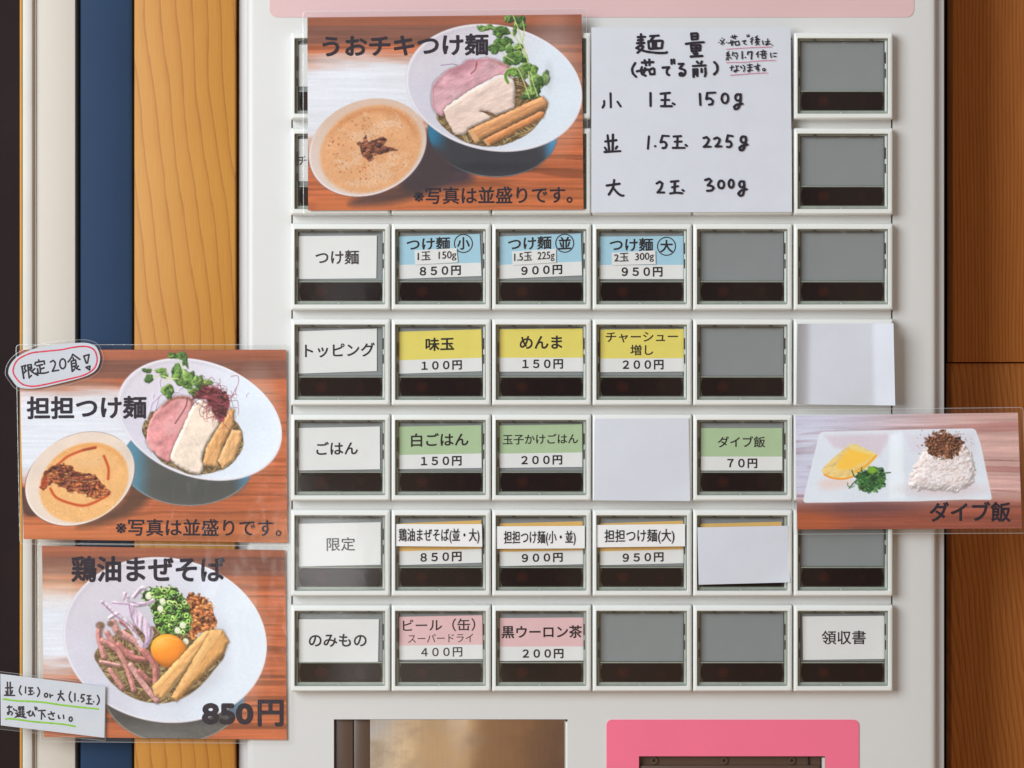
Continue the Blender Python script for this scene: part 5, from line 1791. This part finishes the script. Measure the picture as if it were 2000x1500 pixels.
R1 = [[(65, 215), (65, 260), (45, 300)], [(148, 115), (152, 295)], [(240, 225), (280, 285)], [(668, 110), (670, 280)],
      [(800, 120), (920, 108)], [(812, 202), (910, 200)], [(862, 115), (855, 275)], [(805, 282), (945, 282)], [(958, 245), (980, 258)],
      [(1310, 120), (1318, 265)], [(1510, 105), (1405, 110)], [(1405, 110), (1395, 190)], [(1395, 190), (1440, 180), (1482, 215), (1470, 255), (1430, 262)], ring_pts(1637, 180, 42, 62, 12),
      ring_pts(1808, 168, 36, 42, 10), [(1842, 125), (1835, 240), (1805, 310), (1765, 318), (1755, 290), (1790, 262), (1865, 250)]]
R2 = [[(110, 95), (130, 290)], [(180, 85), (175, 290)], [(80, 175), (225, 158)], [(75, 255), (95, 285)], [(235, 240), (215, 268)], [(70, 312), (275, 300)],
      [(648, 110), (635, 268)], [(728, 235)], [(905, 105), (825, 100)], [(825, 100), (800, 185)], [(800, 185), (850, 180), (876, 215), (860, 255), (825, 260)],
      [(970, 110), (1065, 105)], [(985, 178), (1070, 175)], [(1020, 110), (1015, 250)], [(960, 258), (1110, 258)], [(1125, 220), (1140, 232)],
      [(1358, 130), (1400, 118), (1430, 150), (1400, 210), (1362, 245)], [(1362, 245), (1450, 242)], [(1495, 140), (1540, 125), (1570, 150), (1550, 200), (1515, 240)], [(1515, 240), (1590, 238)],
      [(1735, 105), (1675, 95)], [(1675, 95), (1655, 175)], [(1655, 175), (1700, 172), (1722, 208), (1702, 245), (1665, 245)],
      ring_pts(1878, 150, 36, 42, 10), [(1908, 115), (1905, 200), (1872, 280), (1835, 287), (1825, 258), (1860, 230), (1930, 215)]]
R3 = [[(98, 182), (265, 158)], [(195, 110), (180, 205), (125, 300)], [(180, 210), (240, 280), (290, 312), (315, 312)],
      [(748, 155), (790, 130), (822, 155), (805, 215), (760, 272)], [(760, 272), (845, 272)], [(935, 132), (1030, 122)], [(950, 205), (1025, 190)], [(985, 130), (980, 275)], [(925, 285), (1000, 275), (1080, 282)], [(1085, 240), (1100, 250)],
      [(1380, 110), (1430, 92), (1460, 120), (1412, 180)], [(1412, 180), (1470, 190), (1490, 215), (1460, 245), (1405, 250)], ring_pts(1588, 168, 38, 50, 12), ring_pts(1718, 158, 32, 52, 12),
      ring_pts(1855, 165, 32, 40, 10), [(1884, 128), (1888, 220), (1870, 300), (1835, 316), (1810, 288), (1850, 245), (1920, 230)]]
v, f = join_vf([pen_vf(H, 1230, 60, 11.11, 2.3, ID, 1), pen_vf(N_, 1390, 60, 14.286, 1.05, ID, 2), pen_vf(N_bold, 1390, 60, 14.286, 1.35, ID, 3),
                pen_vf(R1, 1170, 165, 6.667, 2.2, ID, 4), pen_vf(R2, 1170, 250, 6.667, 2.2, ID, 5), pen_vf(R3, 1170, 335, 6.667, 2.2, ID, 6)])
make('handwriting', v, f, M['ink'], hs, smooth=True, sharp=80)
v, f = pen_vf([[(405, 515), (560, 505), (900, 480), (1300, 462), (1660, 450)], [(400, 890), (600, 878), (900, 880), (1200, 848), (1600, 825), (1780, 830)], [(515, 1240), (900, 1210), (1300, 1180), (1550, 1175)]],
              1390, 60, 14.286, 0.60, ID, 7)
make('underline', v, f, M['pink_ink'], hs, smooth=True, sharp=80)

# ------------------------------------------------------------------ oval limited tag
TD = -12.0
tg = empty('limited_tag', W(103, 760, TD))
tag(tg, 'oval laminated tag with a red outline and handwriting on a poster corner', 'tag')
oval = [(160, 680), (185, 560), (260, 440), (380, 340), (600, 235), (900, 160), (1200, 120), (1500, 97), (1700, 100), (1850, 150), (1920, 250), (1955, 370), (1940, 500), (1880, 620), (1760, 710), (1550, 790),
        (1200, 880), (900, 950), (650, 990), (450, 985), (330, 940), (240, 830), (180, 740)]
op = catmull([(x / 10, 660 + y / 10) for x, y in oval], 4, True)
v, f = extrude_vf(op, TD, TD + 1.0)
make('paper', v, f, M['paper'], tg)
ring = [(255, 620), (290, 510), (380, 400), (600, 298), (800, 270), (1000, 250), (1200, 230), (1400, 190), (1600, 165), (1750, 182), (1850, 250), (1895, 380), (1890, 480), (1850, 580), (1750, 670), (1600, 740), (1400, 790), (1100, 860),
        (850, 915), (650, 945), (480, 920), (380, 860), (300, 760), (262, 690), (255, 620)]
v, f = pen_vf([ring], 0, 660, 10, 1.55, TD - 0.1, 1)
make('outline', v, f, M['red_ink'], tg, smooth=True, sharp=80)
TG = [[(430, 570), (465, 790)], [(420, 560), (500, 535)], [(500, 535), (480, 600), (512, 640), (470, 680)], [(540, 530), (570, 780)], [(540, 530), (610, 520), (618, 600)], [(560, 620), (615, 602)], [(550, 580), (610, 570)],
      [(570, 775), (612, 735)], [(590, 630), (650, 680), (740, 730)], [(680, 600), (620, 655)],
      [(755, 430), (760, 470)], [(685, 525), (690, 480)], [(690, 480), (860, 450)], [(860, 450), (870, 510)], [(720, 545), (830, 520)], [(770, 535), (785, 610), (790, 675)], [(800, 605), (860, 585)], [(730, 600), (740, 660), (720, 720)], [(700, 690), (800, 692), (900, 682), (945, 665)],
      [(985, 470), (1040, 440), (1080, 490), (1062, 570), (1020, 650)], [(1020, 650), (1145, 630)], ring_pts(1225, 505, 58, 95, 12),
      [(1420, 320), (1390, 390), (1330, 470)], [(1420, 320), (1560, 420)], [(1430, 390), (1435, 430)], [(1390, 465), (1410, 650)], [(1395, 455), (1475, 430), (1490, 530)], [(1400, 505), (1480, 492)], [(1410, 562), (1490, 540)],
      [(1410, 655), (1455, 612)], [(1450, 560), (1500, 600), (1560, 622)], [(1530, 550), (1500, 582)],
      [(1635, 355), (1740, 325)], [(1740, 325), (1710, 490)], [(1710, 490), (1685, 490)], [(1685, 490), (1635, 355)], [(1680, 575), (1755, 550)], [(1755, 550), (1750, 625)], [(1750, 625), (1680, 575)]]
v, f = pen_vf(TG, 0, 660, 10, 1.75, TD - 0.1, 2)
make('handwriting', v, f, M['ink'], tg, smooth=True, sharp=80)
ctr = np.array(op).mean(0)
fo = []
for i in range(len(op)):
    a, b, c_ = np.array(op[i - 1]), np.array(op[i]), np.array(op[(i + 1) % len(op)])
    t_ = (c_ - a) / np.linalg.norm(c_ - a); nr = np.array([-t_[1], t_[0]])
    if np.dot(nr, b - ctr) < 0: nr = -nr
    fo.append(tuple(b + nr * 6.3))
film_mesh(fo, TD - 1.6, tg, 0.9)

# ------------------------------------------------------------------ small size note at the lower left
ND = -11.0
nt = empty('size_note', W(103, 1430, ND))
tag(nt, 'small laminated handwritten note with green underlines over the lower poster corner', 'note')
nc = [(0.5, 1316), (205.7, 1340.8), (204, 1440.9), (1.6, 1416.7)]
sheet('paper', nc, ND, M['paper'], nt, 8, 6)
film_grid([(-9, 1310), (207.5, 1337), (206.5, 1448), (-9, 1423.5)], 3, ND - 1.8, nt, edge=0.9)
NO = [[(130, 250), (140, 480)], [(180, 250), (185, 480)], [(100, 350), (225, 345)], [(105, 410), (120, 460)], [(220, 400), (205, 450)], [(80, 480), (260, 485)],
      [(370, 315), (345, 380), (350, 430), (380, 470)], [(455, 335), (452, 440)], [(505, 350), (580, 350)], [(515, 405), (575, 405)], [(540, 350), (540, 465)], [(505, 470), (575, 465)], [(598, 440)], [(670, 345), (700, 400), (695, 450), (665, 500)],
      ring_pts(818, 480, 28, 34, 10), [(885, 460), (890, 520)], [(890, 495), (935, 480)],
      [(1030, 465), (1120, 455)], [(1080, 400), (1070, 480), (1030, 570)], [(1075, 495), (1140, 575)], [(1255, 420), (1230, 490), (1240, 560), (1275, 600)], [(1330, 450), (1330, 580)], [(1388, 580)],
      [(1500, 470), (1450, 470)], [(1450, 470), (1440, 530)], [(1440, 530), (1480, 530), (1492, 570), (1450, 600)], [(1545, 490), (1610, 490)], [(1555, 550), (1615, 550)], [(1580, 490), (1575, 620)], [(1535, 630), (1635, 635)], [(1660, 595)],
      [(1730, 485), (1760, 550), (1752, 610), (1725, 645)],
      [(130, 695), (210, 688)], [(160, 670), (160, 800), (140, 820), (132, 792), (190, 770), (222, 798), (205, 830)], [(238, 720), (255, 745)],
      [(280, 745), (300, 765)], [(280, 800), (310, 800), (300, 860)], [(270, 870), (340, 852), (460, 880)], [(330, 690), (360, 688), (360, 712), (332, 716), (334, 740), (362, 738)], [(385, 688), (418, 686), (418, 710), (390, 714), (392, 738), (422, 736)],
      [(335, 782), (425, 775)], [(325, 825), (435, 815)], [(355, 755), (355, 822)], [(402, 752), (402, 820)], [(350, 845), (330, 860)], [(405, 838), (425, 852)],
      [(480, 790), (540, 760)], [(540, 760), (510, 810), (530, 850), (570, 830), (580, 775)], [(580, 775), (615, 850)], [(620, 690), (630, 740)], [(650, 700), (655, 730)],
      [(680, 755), (800, 750)], [(740, 760), (735, 905)], [(760, 800), (800, 865)], [(855, 820), (965, 800)], [(905, 775), (945, 850)], [(868, 870), (890, 902), (955, 908)],
      [(1035, 840), (1045, 890), (1062, 890)], [(1125, 835), (1132, 892)], ring_pts(1255, 905, 27, 37, 10)]
v, f = pen_vf(NO, 0, 1305, 9.09, 1.6, ND - 0.15, 5)
make('handwriting', v, f, M['ink'], nt, smooth=True, sharp=80)
v, f = pen_vf([[(60, 548), (300, 580), (560, 590), (800, 610), (1100, 655), (1400, 690), (1745, 725)], [(100, 905), (170, 895), (300, 910), (600, 950), (900, 975), (1150, 1000), (1335, 1035)]], 0, 1305, 9.09, 1.75, ND - 0.15, 6)
make('underline', v, f, M['green_ink'], nt, smooth=True, sharp=80)

bpy.data.objects.remove(_font[0])       # the helper the lettering outlines came from
